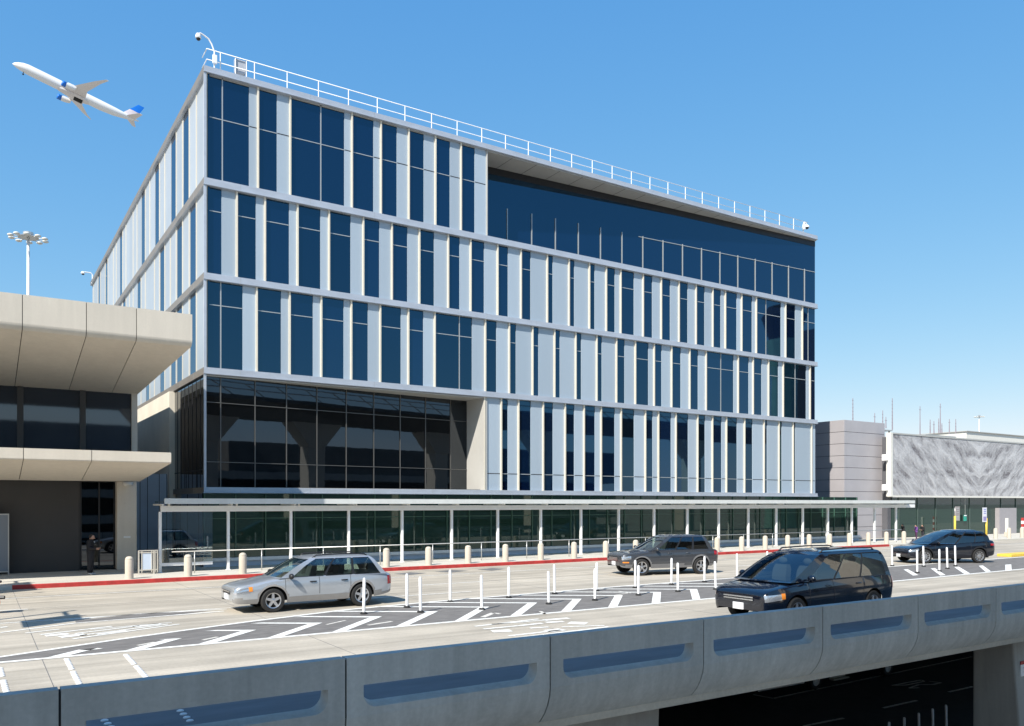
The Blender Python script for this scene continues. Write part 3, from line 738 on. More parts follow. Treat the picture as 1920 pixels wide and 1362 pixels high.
# ------------------------------------------------------------------ bollards
bm = BM(); lathe(bm, [(.155,0), (.155,.72), (.15,.735), (.145,.745), (.15,.755), (.14,.80), (.105,.845), (.05,.87), (.005,.875)], 18)
b0 = obj('bollard', bm, 'bollard', smooth=40)
first = True
BN = 34.85
def bpos(i): return 5.0+2.165*i
LB = {}
for k, i in enumerate((0,1,2)): LB[i] = '%s bollard from the left end of the row, %s' % (ORD[k], ('standing before the concrete column', 'standing left of the silver wagon', 'standing just off the silver wagon bonnet')[k])
for k, i in enumerate(range(5,11)): LB[i] = 'pale concrete bollard on the red kerb, %s to the right of the silver wagon' % ORD[k]
LB[11] = 'pale concrete bollard just left of the grey SUV bonnet'; LB[12] = 'pale concrete bollard showing above the grey SUV windscreen'
for k, i in enumerate(range(15,25)): LB[i] = 'pale concrete bollard on the kerb, %s to the right of the grey SUV' % ORD[k]
for k, i in enumerate((30,31,32)): LB[i] = 'small pale bollard to the right of the black crossover, %s from it' % ORD[k]
for i, lab in LB.items():
    o = b0 if first else b0.copy()
    if not first: COL.objects.link(o)
    first = False
    o.location = (bpos(i), BN, .15); o.rotation_euler.z = i*1.3
    tag(o, lab, 'bollard', 'bollards along the kerb')

# ------------------------------------------------------------------ flexible posts
def flex(name):
    t = thing(name, '', 'post'); del t['_base']
    bm = BM(); lathe(bm, [(.10,0), (.10,.02), (.06,.05)], 14); obj('foot', bm, 'rubber', t, world=False)
    bm = BM(); lathe(bm, [(.038,.03), (.042,.12), (.042,.93), (.036,.99), (.01,1.0)], 14); obj('tube', bm, 'plastic', t, smooth=40, world=False)
    bm = BM(); lathe(bm, [(.0435,.76), (.0435,.83)], 14); lathe(bm, [(.0435,.86), (.0435,.93)], 14); obj('reflective_band', bm, mat('reflective_band', (.85,.86,.88), .25), t, world=False)
    return t
FP = {'near': [(682,1152),(788.5,1149),(903.5,1144),(1029,1133.5),(1115.5,1126.5),(1197,1117),(1271,1110),(1342,1106)],
      'far': [(763,1140),(844,1129.5),(954,1121.5),(1040,1114.5),(1118.5,1109),(1191,1103),(1259,1097),(1321,1092),(1382,1084),(1438,1078)],
      'right': [(1673,1062),(1720,1075),(1732,1063),(1761.5,1072),(1776.5,1067),(1791.5,1062)]}
f0 = None
for row, pts in FP.items():
    for k, (x, y) in enumerate(pts):
        o = f0 = flex('flexible_post') if f0 is None else copy_tree(f0)
        s, n = G(x, y); o.location = (s, n, .013); o.rotation_euler = (R(random.uniform(-1.5,1.5)), R(random.uniform(-1.5,1.5)), random.random()*6)
        if row == 'right':
            lab = 'slim white flexible post in front of the black crossover, %s from the left' % ORD[k]
        else:
            lab = 'slim white flexible post, %s from the left in the %s line of the hatched strip' % (ORD[k], {'near':'nearer','far':'farther'}[row])
        tag(o, lab, 'post', 'white flexible posts on the hatched road')
for k in range(6):
    o = copy_tree(f0); o.location = (31.6-1.05*k, 17.58-.07*k, -5.79); o.scale = (1.05,1.05,1.05)
    tag(o, 'white flexible post on the dark lower road, %s from the pillar' % ORD[k], 'post', 'flexible posts on the lower road')
bm = BM()
for x, y in ((1199,1119), (1272,1112)):
    pass
bm.free()

# ------------------------------------------------------------------ raised round studs (rumble rows)
bm = BM(); lathe(bm, [(.052,0), (.05,.012), (.035,.02), (.005,.023)], 14)
st0 = obj('road_stud', bm, 'white', smooth=40); first = True
rows = [((0,1254),(12,1298),9,'leftmost'), ((125,1237),(150,1286),9,'middle'), ((236,1229),(276,1273),9,'rightmost')]
def put(s, n, lab, grp):
    global first
    o = st0 if first else st0.copy()
    if not first: COL.objects.link(o)
    first = False
    o.location = (s, n, .002); o.rotation_euler.z = random.random()*6; tag(o, lab, 'road stud', grp)
for (x0,y0), (x1,y1), k, nm in rows:
    a, b = Vector(G(x0, y0)), Vector(G(x1, y1)); d = (b-a); q = int(d.length/.155)
    for i in range(q+1):
        if abs(i-q*.47) < .8: continue
        p = a+d*(i/q); put(p.x+.0, p.y, 'white round raised stud in the %s of three rows on the sunlit road' % nm, 'studs of the %s row' % nm)
    # the same row runs on under the parapet
for (x, y), k in (((196,1352),3), ((338,1334),4)):
    a = Vector(G(x, y))
    for i in range(k):
        px_ = (x+ i*6, y+i*6.2); s, n = G(*px_); put(s, n, 'white round stud in shade behind the slot of the parapet, %s group' % ('left' if k == 3 else 'right'), 'studs seen through the parapet slot')

# ------------------------------------------------------------------ bridge parapet, deck edge and piers
NPP, PL, PS0 = 11.2, 3.61, .846
bp_ = thing('bridge_parapet', 'long grey precast concrete parapet with slots, edging the elevated road', 'parapet', (PS0, NPP, -.9))
ZT = .866
def panel(s0, s1):
    bm = BM(); th = .2
    a, b = s0+.014, s1-.014
    h0, h1, zb, zt = s0+.27, s1-.27, .115, .452; r = .2
    # flat face with a slot (front at NPP, back at NPP+th)
    def hole(n, dz, ds):
        p = [(h0+ds, n, zt), (h1-ds, n, zt)]
        for k in range(7):
            t = k/6*math.pi/2; p.append((h1-ds-r+r*math.cos(t), n, zb+dz+r-r*math.sin(t)))
        for k in range(7):
            t = math.pi/2+k/6*math.pi/2; p.append((h0+ds+r+r*math.cos(t), n, zb+dz+r-r*math.sin(t)))
        return p
    def face(n, dz, ds):
        outer = [bm.verts.new(p) for p in ((a,n,ZT),(b,n,ZT),(b,n,0),(a,n,0))]
        inner = [bm.verts.new(p) for p in hole(n, dz, ds)]
        ed = [bm.edges.new((l[i], l[(i+1) % len(l)])) for l in (outer, inner) for i in range(len(l))]
        bmesh.ops.triangle_fill(bm, edges=ed, use_beauty=True)
        return outer, inner
    o1, i1 = face(NPP, 0, 0); o2, i2 = face(NPP+th, .055, .03)
    for l1, l2 in ((i1, i2),):
        for i in range(len(l1)): j = (i+1) % len(l1); bm.faces.new((l1[i], l1[j], l2[j], l2[i]))
    for i in (0, 1, 3): j = (i+1) % 4; bm.faces.new((o1[i], o1[j], o2[j], o2[i]))
    bmesh.ops.remove_doubles(bm, verts=bm.verts[:], dist=1e-4)
    # curved apron below
    rings = []
    for k in range(9):
        t = k/8*math.pi/2; rings.append((NPP+1.0-1.0*math.cos(t), -.92*math.sin(t)**1.15 if t > 0 else 0.))
    loft(bm, [[(a, n, z) for n, z in rings]+[(a, NPP+1.0, -.7), (a, NPP+th, 0)], [(b, n, z) for n, z in rings]+[(b, NPP+1.0, -.7), (b, NPP+th, 0)]])
    return bm
for i in range(-5, 16):
    obj('panel', panel(PS0+i*PL, PS0+(i+1)*PL), 'parapet', bp_, smooth=35)
for i in range(-4, 16):
    s = PS0+i*PL; bm = BM(); box(bm, s-.013, s+.013, NPP+.03, NPP+.19, 0, ZT-.03); obj('joint_filler', bm, 'joint', bp_)
bm = BM(); box(bm, PS0-5*PL, PS0+16*PL, NPP+.3, 11.55, -.5, -.002); box(bm, PS0-5*PL, PS0+16*PL, NPP+1.0, NPP+2.2, -.9, -.801); obj('deck_edge', bm, 'pier', bp_)
def pier(s0, s1, label):
    t = thing('bridge_pier', label, 'pier', (s0, 12.7, -5.8), group='piers under the elevated road')
    bm = BM(); f = .35
    hexa(bm, [(s0+f, 12.5, -5.8), (s1-f, 12.5, -5.8), (s1-f, 14.1, -5.8), (s0+f, 14.1, -5.8)], [(s0, 12.7, -.93), (s1, 12.7, -.93), (s1, 13.9, -.93), (s0, 13.9, -.93)])
    obj('shaft', bm, 'pier', t, bevel=.06); return t
p1 = pier(8.95, 11.97, 'grey concrete bridge pier bearing a small number plate at the bottom middle')
p2 = pier(26.5, 29.5, 'grey concrete bridge pier with a red and white sign at the right edge')
p3 = pier(44.0, 47.0, 'hidden grey concrete bridge pier farther right along the road')
def text(body, size, loc, m, parent, name='lettering', rx=90, rz=0., ext=.002):
    cu = bpy.data.curves.new(name, 'FONT'); cu.body = body; cu.size = size; cu.align_x = 'CENTER'; cu.align_y = 'CENTER'; cu.extrude = ext
    o = bpy.data.objects.new(name, cu); COL.objects.link(o); cu.materials.append(M[m] if isinstance(m, str) else m)
    dg = bpy.context.evaluated_depsgraph_get(); me = bpy.data.meshes.new_from_object(o.evaluated_get(dg))
    bpy.data.objects.remove(o); q = bpy.data.objects.new(name, me); COL.objects.link(q); q.rotation_euler = (R(rx), 0, R(rz)); q.location = loc
    if parent is not None: q.parent = parent
    return q
s, z = on_n(1154, 12.66, 1335)
pl = thing('number_plate_sign', 'small white number plate fixed on the left bridge pier', 'sign', (s, 12.64, z))
bm = BM(); box(bm, -.07, .07, -.008, .008, -.06, .06); obj('plate', bm, 'white', pl, world=False)
text('121', .09, (0, -.011, 0), 'black', pl, 'number')
s, z = on_n(1916, 12.66, 1254)
ps = thing('pier_sign', 'white sign with a red top band on the right bridge pier', 'sign', (s+.12, 12.64, z))
bm = BM(); box(bm, -.24, .24, -.01, .01, -.23, .13); obj('plate', bm, 'white', ps, world=False)
bm = BM(); box(bm, -.24, .24, -.01, .01, .131, .23); obj('red_band', bm, 'red', ps, world=False)
text('2', .24, (-.02, -.014, -.05), 'red', ps, 'number')

# ------------------------------------------------------------------ vehicles
def smooth_interp(tab, x):
    """tab: sorted [(x, v0, v1, ...)], smooth piecewise cubic"""
    if x <= tab[0][0]: return tab[0][1:]
    for i in range(len(tab)-1):
        a, b = tab[i], tab[i+1]
        if a[0] <= x <= b[0]:
            t = (x-a[0])/(b[0]-a[0]); p = tab[max(i-1, 0)]; q = tab[min(i+2, len(tab)-1)]
            out = []
            for k in range(1, len(a)):
                h = b[0]-a[0]
                def sl(l, m, r):
                    if l is m or m is r: return (r[k]-l[k])/max(r[0]-l[0], 1e-6)
                    d0 = (m[k]-l[k])/(m[0]-l[0]); d1 = (r[k]-m[k])/(r[0]-m[0])
                    return 0 if d0*d1 <= 0 else 2*d0*d1/(d0+d1)
                m0, m1 = sl(p, a, b), sl(a, b, q)
                out.append((2*t**3-3*t**2+1)*a[k]+(t**3-2*t**2+t)*h*m0+(-2*t**3+3*t**2)*b[k]+(t**3-t**2)*h*m1)
            return out
    return tab[-1][1:]

auto = dict(tyre=M['rubber'], rim=mat('alloy_rim', (.62,.62,.63), .28, metal=.85), lamp=mat('headlamp_glass', (.62,.64,.67), .16, metal=.75, coat=1.),
            amber=mat('amber_lamp', (.8,.25,.03), .2), red=mat('red_tail_lamp', (.35,.01,.015), .15, coat=1.), seat=mat('dark_seat_fabric', (.10,.10,.11), .9),
            trim=mat('grey_cladding', (.16,.16,.165), .6, var=.05, coords='Object'), plate=mat('number_plate', (.75,.76,.78), .5), grille=mat('dark_grille', (.02,.02,.022), .4),
            under=mat('dark_underbody', (.012,.012,.012), .9))
def car(name, label, pos, yaw, c, group=None):
    t = thing(name, label, c.get('cat', 'car'), (*pos, .004 if pos[1] < KN and c.get('z') is None else c['z']), yaw, group); t.scale = (c.get('scale', 1),)*3
    if '_base' in t: del t['_base']
    L2, W2 = c['L']/2, c['W']/2
    paint = c['paint']
    wheels = c['wheels']; wr, wz = c['wr'], c['wr']; ar = wr+c.get('gap', .065)
    tab = c['prof']           # x, z_bottom, z_shoulder, width factor, z_top_centre
    xs = set()
    n = 60
    for i in range(n+1): xs.add(round(-L2+2*L2*i/n, 4))
    for e in (.015, .035, .06, .1, .16): xs.add(round(L2-e, 4)); xs.add(round(-L2+e, 4))
    for w in wheels:
        for k in range(-12, 13): xs.add(round(w+ar*math.sin(k/12*math.pi/2), 4))
    cuts = [x for d in c['doors'] for x in d]
    for x in cuts: xs.add(round(x, 4))
    xs = sorted(xs)
    def zbot(x):
        z = smooth_interp(tab, x)[0]
        for w in wheels:
            if abs(x-w) < ar: z = max(z, wz+math.sqrt(max(0, ar*ar-(x-w)**2)))
        return z
    NS, NT = 8, 5
    def P(x, r, side, off=0.):
        """r 0..1 up the flank, 1..2 over the top to the centre line"""
        zb0, zs, wf, zt = smooth_interp(tab, x); zb = zbot(x)
        if r <= 1:
            z = zb+(zs-zb)*r; q = (z-zb0)/max(zs-zb0, .01)
            w = 0.955+.045*math.sin(min(1, q/.62)*math.pi/2) if q < .62 else 1-.06*((q-.62)/.38)**2
            if q < .18: w -= .02*(1-q/.18)
            y = W2*wf*w
        else:
            f = r-1; ws = W2*wf*.94; y = ws*math.cos(f*math.pi/2)**.85 if f < 1 else 0
            z = zs+(zt-zs)*math.sin(f*math.pi/2)
        return Vector((x, side*(y+off), z+(off if r > 1 else 0)))
    def rz(x, z):
        zb0, zs, wf, zt = smooth_interp(tab, x); zb = zbot(x)
        if z <= zs: return max(0, (z-zb)/(zs-zb))
        return 1+math.asin(min(.98, (z-zs)/max(zt-zs, .01)))/(math.pi/2)
    def patch(xa, xb, za, zb, sd, off=.007, slope=0., taper=0., nx=14, nz=6):
        bm = BM(); V = []
        for i in range(nx+1):
            x = xa+(xb-xa)*i/nx; f = i/nx
            lo = za+taper*(1-f)*(zb-za)*.5; hi = zb+slope*(x-xb)*-1-taper*(1-f)*(zb-za)*.3
            V.append([bm.verts.new(P(x, rz(x, lo+(hi-lo)*j/nz), sd, off)) for j in range(nz+1)])
        for i in range(nx):
            for j in range(nz): bm.faces.new((V[i][j], V[i+1][j], V[i+1][j+1], V[i][j+1]))
        return bm
    rr = [i/NS for i in range(NS+1)]+[1+i/NT for i in range(1, NT+1)]
    def grid(sel, off=0., sides=(-1, 1)):
        bm = BM(); memo = {}
        def v(i, j, sd):
            key = (i, j, 0 if rr[j] >= 2 else sd)
            if key not in memo: memo[key] = bm.verts.new(P(xs[i], rr[j], sd, off))
            return memo[key]
        for sd in sides:
            for i in range(len(xs)-1):
                for j in range(len(rr)-1):
                    xm, rm = (xs[i]+xs[i+1])/2, (rr[j]+rr[j+1])/2
                    zm_ = P(xm, rm, sd).z
                    if sel(xm, rm, zm_):
                        q = [v(i,j,sd), v(i+1,j,sd), v(i+1,j+1,sd), v(i,j+1,sd)]
                        try: bm.faces.new(q)
                        except ValueError: pass
        return bm
    def door_of(x, r, z):
        for k, (a, b) in enumerate(c['doors']):
            if a < x < b and r < 1 and z > c['sill']+.12 and min(abs(x-w) for w in wheels) > ar+.02: return k
        return None
    bm = grid(lambda x, r, z: door_of(x, r, z) is None)
    for e in (0, len(xs)-1):          # close nose and tail
        loop = [P(xs[e], r, 1) for r in rr]+[P(xs[e], r, -1) for r in rr[-2::-1]]
        bm.faces.new([bm.verts.new(p) for p in loop])
    bmesh.ops.remove_doubles(bm, verts=bm.verts[:], dist=.0008)
    obj('body', bm, paint, t, smooth=42, world=False)
    seams = BM()
    for k in range(len(c['doors'])):
        for sd in (-1, 1):
            d = obj('door', grid(lambda x, r, z, k=k: door_of(x, r, z) == k, sides=(sd,)), paint, t, smooth=42, world=False)
            a, b = c['doors'][k]
            hx = a+.12 if c.get('handle_rear', True) else b-.15
            zh = c['belt']-.13
            bm = BM(); p0 = P(hx+.06, .85, sd); tube(bm, [(hx-.02, p0.y*1.012, zh), (hx+.02, p0.y+sd*.03, zh), (hx+.13, p0.y+sd*.03, zh), (hx+.17, p0.y*1.012, zh)], .018, 6)
            obj('handle', bm, c.get('handle', paint), d, smooth=True, world=False)
            bm = BM()
            for x in (a, b):
                pts = [P(x, q/10, sd, .002) for q in range(0, 11)]; pts = [p for p in pts if p.z > c['sill']+.1]
                for p, q in zip(pts, pts[1:]):
                    poly(bm, [p+Vector((-.006,0,0)), p+Vector((.006,0,0)), q+Vector((.006,0,0)), q+Vector((-.006,0,0))])
            obj('seam', bm, 'joint', d, world=False)
    if c.get('clad'):
        obj('lower_trim', grid(lambda x, r, z: r < 1 and (z < c['clad'] or any(abs(math.hypot(x-w, z-wz)-ar) < c.get('flare', .07) for w in wheels)), off=.008), c.get('cladmat', auto['trim']), t, smooth=42, world=False)
    bm = BM()
    xf, xr_ = max(wheels), min(wheels)
    box(bm, -L2+.3, L2-.4, -W2+.3, W2-.3, c['sill']+.0, min(c['belt']-.2, .68)); obj('underbody', bm, auto['under'], t, world=False)
    # greenhouse
    GH = c['cabin']          # levels: (t, z, xf, xr, halfwidth)
    fr = c['pillars']        # window spans as fractions along the side, front to rear
    sides = sorted(set([0, 1]+[x for ab in fr for x in ab]))
    NF_ = 8
    def loop(lv, gfw):
        z, xf_, xrr, w = lv; pts = []; bl = c.get('bulge', .13)
        for i in range(NF_+1):
            y = -w+2*w*i/NF_; pts.append((xf_-bl*(y/w)**2, y, z))
        for f in sides[1:]: pts.append((xf_-bl+(xrr+.06-(xf_-bl))*f, w, z))
        for i in range(1, NF_+1):
            y = w-2*w*i/NF_; pts.append((xrr+.06*(y/w)**2, y, z))
        for f in sides[-2:0:-1]: pts.append((xf_-bl+(xrr+.06-(xf_-bl))*f, -w, z))
        return pts
    def lvl(tq): return smooth_interp(GH, tq)
    ts = [0, .07, .3, .55, .8, .93, 1.0]
    rings = [loop(lvl(q), None) for q in ts]; nn = len(rings[0]); ns = len(sides)-1
    def region(k):
        if k < NF_: return ('front', k)
        if k < NF_+ns: return ('left', k-NF_)
        if k < 2*NF_+ns: return ('rear', k-NF_-ns)
        return ('right', ns-1-(k-2*NF_-ns))
    wf = {}; pil = []
    bm = BM(); V = [[bm.verts.new(p) for p in r] for r in rings]
    cab = []
    for a in range(len(ts)-1):
        for k in range(nn):
            reg, ix = region(k); q = (a, k)
            glass = None
            if 1 <= a <= 4:
                if reg == 'front' : glass = 'windscreen'
                elif reg == 'rear' and 0 < ix < NF_-1 and a <= 4: glass = 'rear_window'
                elif reg in ('left', 'right'):
                    m_ = (sides[ix]+sides[ix+1])/2
                    for w_i, (fa, fb) in enumerate(fr):
                        if fa < m_ < fb: glass = 'side_window_%s_%d' % (reg, w_i)
            if reg == 'front' and a == 5: glass = None
            if glass is None and 1 <= a <= 4 and reg in ('left', 'right') and fr[0][0] < (sides[ix]+sides[ix+1])/2 < fr[-1][1]: pil.append(q); continue
            if glass: wf.setdefault(glass, []).append(q)
            else: bm.faces.new((V[a][k], V[a][(k+1) % nn], V[a+1][(k+1) % nn], V[a+1][k]))
    top = rings[-1]; cxm = sum(p[0] for p in top)/nn
    prev = V[-1]; zt0 = top[0][2]
    for sc_, dz in ((.965,.018), (.9,.035), (.7,.055), (.35,.066)):
        ring = [bm.verts.new((cxm+(p[0]-cxm)*sc_, p[1]*sc_, zt0+dz*c.get('crown', 1))) for p in top]
        for k in range(nn): bm.faces.new((prev[k], prev[(k+1) % nn], ring[(k+1) % nn], ring[k]))
        prev = ring
    bm.faces.new(prev)
    obj('roof', bm, c.get('roofmat', paint), t, smooth=38, world=False)
    for kp in sorted(set(k for a, k in pil)):
      bm = BM()
      for a, k in [q for q in pil if q[1] == kp]: bm.faces.new([bm.verts.new(rings[i][j % nn]) for i, j in ((a,k),(a,k+1),(a+1,k+1),(a+1,k))])
      obj('window_pillar', bm, 'black', t, world=False)
    for g, qs in sorted(wf.items()):
        bm = BM(); memo = {}
        def v(a, k):
            k %= nn
            if (a, k) not in memo: memo[(a, k)] = bm.verts.new(rings[a][k])
            return memo[(a, k)]
        for a, k in qs: bm.faces.new((v(a,k), v(a,k+1), v(a+1,k+1), v(a+1,k)))
        nm = g if not g.startswith('side') else 'side_window'
        gm = c['dark_glass'] if (nm != 'windscreen' and not (nm == 'side_window' and g.endswith('_0'))) else c['glass']
        o = obj(nm, bm, gm, t, smooth=True, world=False)
        if nm == 'side_window' and c.get('surround'):
            bm = BM(); q = [rings[1][k % nn] for a, k in qs if a == 1]
            ks = sorted(k for a, k in qs if a == 1)
            lo = [Vector(rings[1][k % nn]) for k in ks]+[Vector(rings[1][(ks[-1]+1) % nn])]; hi = [Vector(rings[5][k % nn]) for k in ks]+[Vector(rings[5][(ks[-1]+1) % nn])]
            mid = [[Vector(rings[a][k]) for a in range(1, 6)] for k in (ks[0], (ks[-1]+1) % nn)]
            tube(bm, lo, .012, 5); obj('lower_frame', bm, c['surround'], o, world=False)
            bm = BM(); tube(bm, hi, .012, 5); obj('upper_frame', bm, c['surround'], o, world=False)
    # cabin floor at belt height, seats, wheel
    bm = BM(); lv = lvl(.03); ring = loop((lv[0]-.0, lv[1]-.02, lv[2]+.02, lv[3]-.02), None)
    bm.faces.new([bm.verts.new((p[0]*.99, p[1]*.985, lv[0]+.004)) for p in ring]); obj('interior', bm, auto['under'], t, world=False)
    sx = c['seats']
    for x in sx:
        for y in (-.38, .38):
            bm = BM(); zb = lv[0]
            rs = []
            for z, xo, hw, th in ((-.05,0,.24,.09), (.2,-.05,.24,.08), (.32,-.08,.2,.06)):
                rs.append([(x+xo-th, y-hw, zb+z), (x+xo+th, y-hw*.9, zb+z), (x+xo+th, y+hw*.9, zb+z), (x+xo-th, y+hw, zb+z)])
            loft(bm, rs); ell(bm, (x-.11, y, zb+.43), (.06,.13,.09), 10, 8)
            obj('seat', bm, auto['seat'], t, smooth=50, world=False)
    # wheels
    for w in wheels:
        for sd in (-1, 1):
            yc = sd*(W2-.115-c.get('inset', .0)); ho = .11
            bm = BM(); lathe(bm, [(wr*.68,-ho), (wr*.93,-ho), (wr*.99,-ho*.7), (wr,-ho*.3), (wr,ho*.3), (wr*.99,ho*.7), (wr*.93,ho), (wr*.68,ho), (wr*.66,ho*.6), (wr*.66,-ho*.6), (wr*.68,-ho)], 30, axis='y', c=(w, yc, wr), caps=False)
            wo = obj('wheel', bm, auto['tyre'], t, smooth=40, world=False)
            bm = BM(); lathe(bm, [(wr*.69, ho*.75*sd), (wr*.66, ho*.95*sd), (wr*.60, ho*.85*sd), (wr*.585, -ho*.3*sd)], 30, axis='y', c=(w, yc, wr), caps=False)
            lathe(bm, [(wr*.17, ho*.2*sd), (wr*.17, ho*.72*sd), (wr*.10, ho*.85*sd), (.004, ho*.86*sd)], 14, axis='y', c=(w, yc, wr))
            nsp = c.get('spokes', 5)
            for k in range(nsp):
                for tw in ((-.13, .13) if c.get('twin') else (0,)):
                    a = 2*math.pi*k/nsp+.3+tw; d = Vector((math.cos(a), 0, math.sin(a))); p_ = Vector((-d.z, 0, d.x)); c0_ = Vector((w, yc, wr))
                    wd = wr*(.05 if c.get('twin') or nsp > 7 else .10)
                    lo_, hi_ = sd*ho*.45, sd*ho*.78
                    ring0 = [c0_+d*wr*.14+p_*q*wd*1.2+Vector((0, h, 0)) for q, h in ((-1,lo_),(1,lo_),(1,hi_),(-1,hi_))]
                    ring1 = [c0_+d*wr*.62+p_*q*wd+Vector((0, h, 0)) for q, h in ((-1,lo_),(1,lo_),(1,hi_),(-1,hi_))]
                    loft(bm, [ring0, ring1])
            obj('rim', bm, auto['rim'], wo, smooth=35, world=False)
            bm = BM(); lathe(bm, [(.005, ho*.1*sd), (wr*.64, ho*.1*sd), (wr*.64, ho*.14*sd), (.005, ho*.14*sd)], 20, axis='y', c=(w, yc, wr)); obj('brake', bm, auto['under'], wo, world=False)
    # lamps, grille, plate, mirrors
    for sd in (-1, 1):
        xa, xb, za, zb = c['head']
        obj('headlight', patch(xa, xb, za, zb, sd, slope=c.get('head_slope', 0), taper=.6), auto['lamp'], t, smooth=True, world=False)
        if c.get('amber'):
            xa, xb, za, zb = c['amber']; obj('indicator', patch(xa, xb, za, zb, sd, off=.01), auto['amber'], t, smooth=True, world=False)
        xa, xb, za, zb = c['tail']
        obj('tail_light', patch(xa, xb, za, zb, sd), auto['red'], t, smooth=True, world=False)
        if c.get('fog'):
            xf_, yf_, zf_ = c['fog']; bm = BM(); ell(bm, (xf_, sd*yf_, zf_), (.05,.085,.06), 12, 8); obj('fog_lamp', bm, auto['lamp'], t, smooth=True, world=False)
        mx_, mz_ = c['mirror']; y0 = lvl(.1)[3]
        bm = BM(); ell(bm, (mx_, sd*(y0+.20), mz_), (.07,.12,.085), 12, 8); tube(bm, [(mx_, sd*(y0-.02), mz_-.05), (mx_, sd*(y0+.14), mz_-.03)], .025, 6)
        obj('mirror', bm, c.get('mirrormat', paint), t, smooth=True, world=False)
        if c.get('rails'):
            bm = BM(); za = lvl(1.)[0]; w_ = lvl(1.)[3]*.93; a, b = c['rails']
            tube(bm, [(a, sd*w_, za), (a-.12, sd*w_, za+.075), ((a+b)/2, sd*w_, za+.095), (b+.12, sd*w_, za+.075), (b, sd*w_, za)], .02, 6); obj('roof_rail', bm, c.get('railmat', 'black'), t, smooth=True, world=False)
    gx, gw, g0, g1 = c['grille']
    bm = BM(); box(bm, L2-.03, L2+.012, -c['cap']*.9, c['cap']*.9, g0, g1); 
    if c.get('bars'):
        pass
    obj('grille', bm, auto['grille'], t, world=False)
    if c.get('bars'):
        bm = BM()
        for z in c['bars']: box(bm, L2+.013, L2+.03, -c['cap']*.92, c['cap']*.92, z-.014, z+.014)
        obj('grille_bar', bm, 'chrome', t, world=False)
    bm = BM(); box(bm, L2-.02, L2+.03, -.16, .16, c['platez']-.08, c['platez']+.08); obj('number_plate', bm, auto['plate'], t, world=False)
    return t

def head(dx, dy): return math.atan2(dy, dx)
gl_clear = clear_glass('car_window_glass', (.50,.60,.55), .10); gl_tint = clear_glass('car_tinted_glass', (.22,.27,.26), .12); gl_dark = clear_glass('car_privacy_glass', (.05,.06,.07), .10)
silver = mat('silver_car_paint', (.50,.525,.55), .28, metal=.55, coat=.8); dgrey = mat('grey_car_paint', (.075,.08,.09), .25, metal=.5, coat=1.)
black = mat('black_car_paint', (.006,.008,.014), .16, coat=1.); navy = mat('dark_blue_car_paint', (.003,.005,.012), .14, coat=1.)
# silver wagon (heading along the road to the left)
car('station_wagon', 'silver station wagon with grey lower trim driving left past the hatched strip', (8.4-.02, 24.02), math.pi, dict(
    L=4.80, W=1.77, paint=silver, wr=.335, wheels=(1.33, -1.34), sill=.29, belt=.95, scale=1.0,
    prof=[(-2.40,.46,.80,.60,.86), (-2.36,.40,.86,.80,.92), (-2.22,.34,.94,.90,.99), (-1.7,.27,.97,.965,1.0), (-.6,.25,.955,1,.98), (.7,.25,.93,1,.96), (1.15,.25,.90,.985,.965), (1.7,.26,.82,.955,.88), (2.1,.27,.76,.915,.80), (2.28,.28,.715,.86,.745), (2.36,.30,.68,.79,.70), (2.39,.33,.65,.72,.665), (2.40,.36,.63,.66,.64)],
    doors=[(-.02,.98), (-.98,-.02)], clad=.42, cladmat=mat('warm_grey_trim', (.27,.26,.25), .5, coords='Object', var=.04), flare=.05, cabin=[(0,.94,1.28,-2.22,.83), (.07,.965,1.22,-2.19,.82), (.5,1.22,.82,-2.0,.74), (.93,1.445,.36,-1.80,.645), (1.0,1.475,.24,-1.74,.605)],
    pillars=[(.10,.385), (.41,.66), (.69,.945)], glass=gl_clear, dark_glass=gl_clear, surround='black', seats=(.1,-.75), head=(1.98,2.385,.53,.68), head_slope=.18, amber=(1.90,2.0,.62,.745), tail=(-2.38,-2.2,.62,.88), fog=(2.28,.55,.42), mirror=(.86,1.0),
    rails=(.1,-1.65), grille=(2.36,.42,.52,.62), cap=.42, bars=(.60,), platez=.45, spokes=5, handle='black', mirrormat='black'))
# grey SUV
yaw = head(-3.0, .80)
car('suv', 'dark grey SUV driving left in the far lane behind the white posts', (25.35, 26.75), yaw, dict(
    L=4.86, W=1.93, paint=dgrey, wr=.37, wheels=(1.52, -1.42), sill=.34, belt=1.09, scale=.97, cat='SUV',
    prof=[(-2.43,.55,.90,.62,.98), (-2.38,.48,1.0,.82,1.06), (-2.2,.42,1.08,.92,1.12), (-1.6,.34,1.10,.985,1.13), (0,.31,1.08,1,1.10), (.8,.31,1.06,1,1.09), (1.2,.31,1.04,.985,1.10), (1.75,.33,.99,.955,1.04), (2.15,.34,.95,.92,.985), (2.32,.36,.90,.86,.93), (2.40,.38,.85,.79,.87), (2.42,.40,.82,.73,.84), (2.43,.43,.79,.68,.80)],
    doors=[(-.02,1.0), (-.95,-.02)], clad=.46, flare=.06, cabin=[(0,1.08,1.25,-2.16,.87), (.07,1.105,1.18,-2.13,.86), (.5,1.38,.72,-1.98,.79), (.93,1.655,.24,-1.80,.68), (1.0,1.69,.10,-1.74,.64)],
    pillars=[(.10,.37), (.40,.65), (.69,.93)], glass=gl_clear, dark_glass=gl_dark, surround='black', seats=(.1,-.8), head=(2.02,2.41,.68,.83), head_slope=.15, amber=(2.12,2.38,.56,.61), tail=(-2.40,-2.12,.86,1.03), mirror=(.85,1.15),
    grille=(2.39,.5,.62,.78), cap=.45, bars=(.66,.71,.76), platez=.52, spokes=5, twin=True))
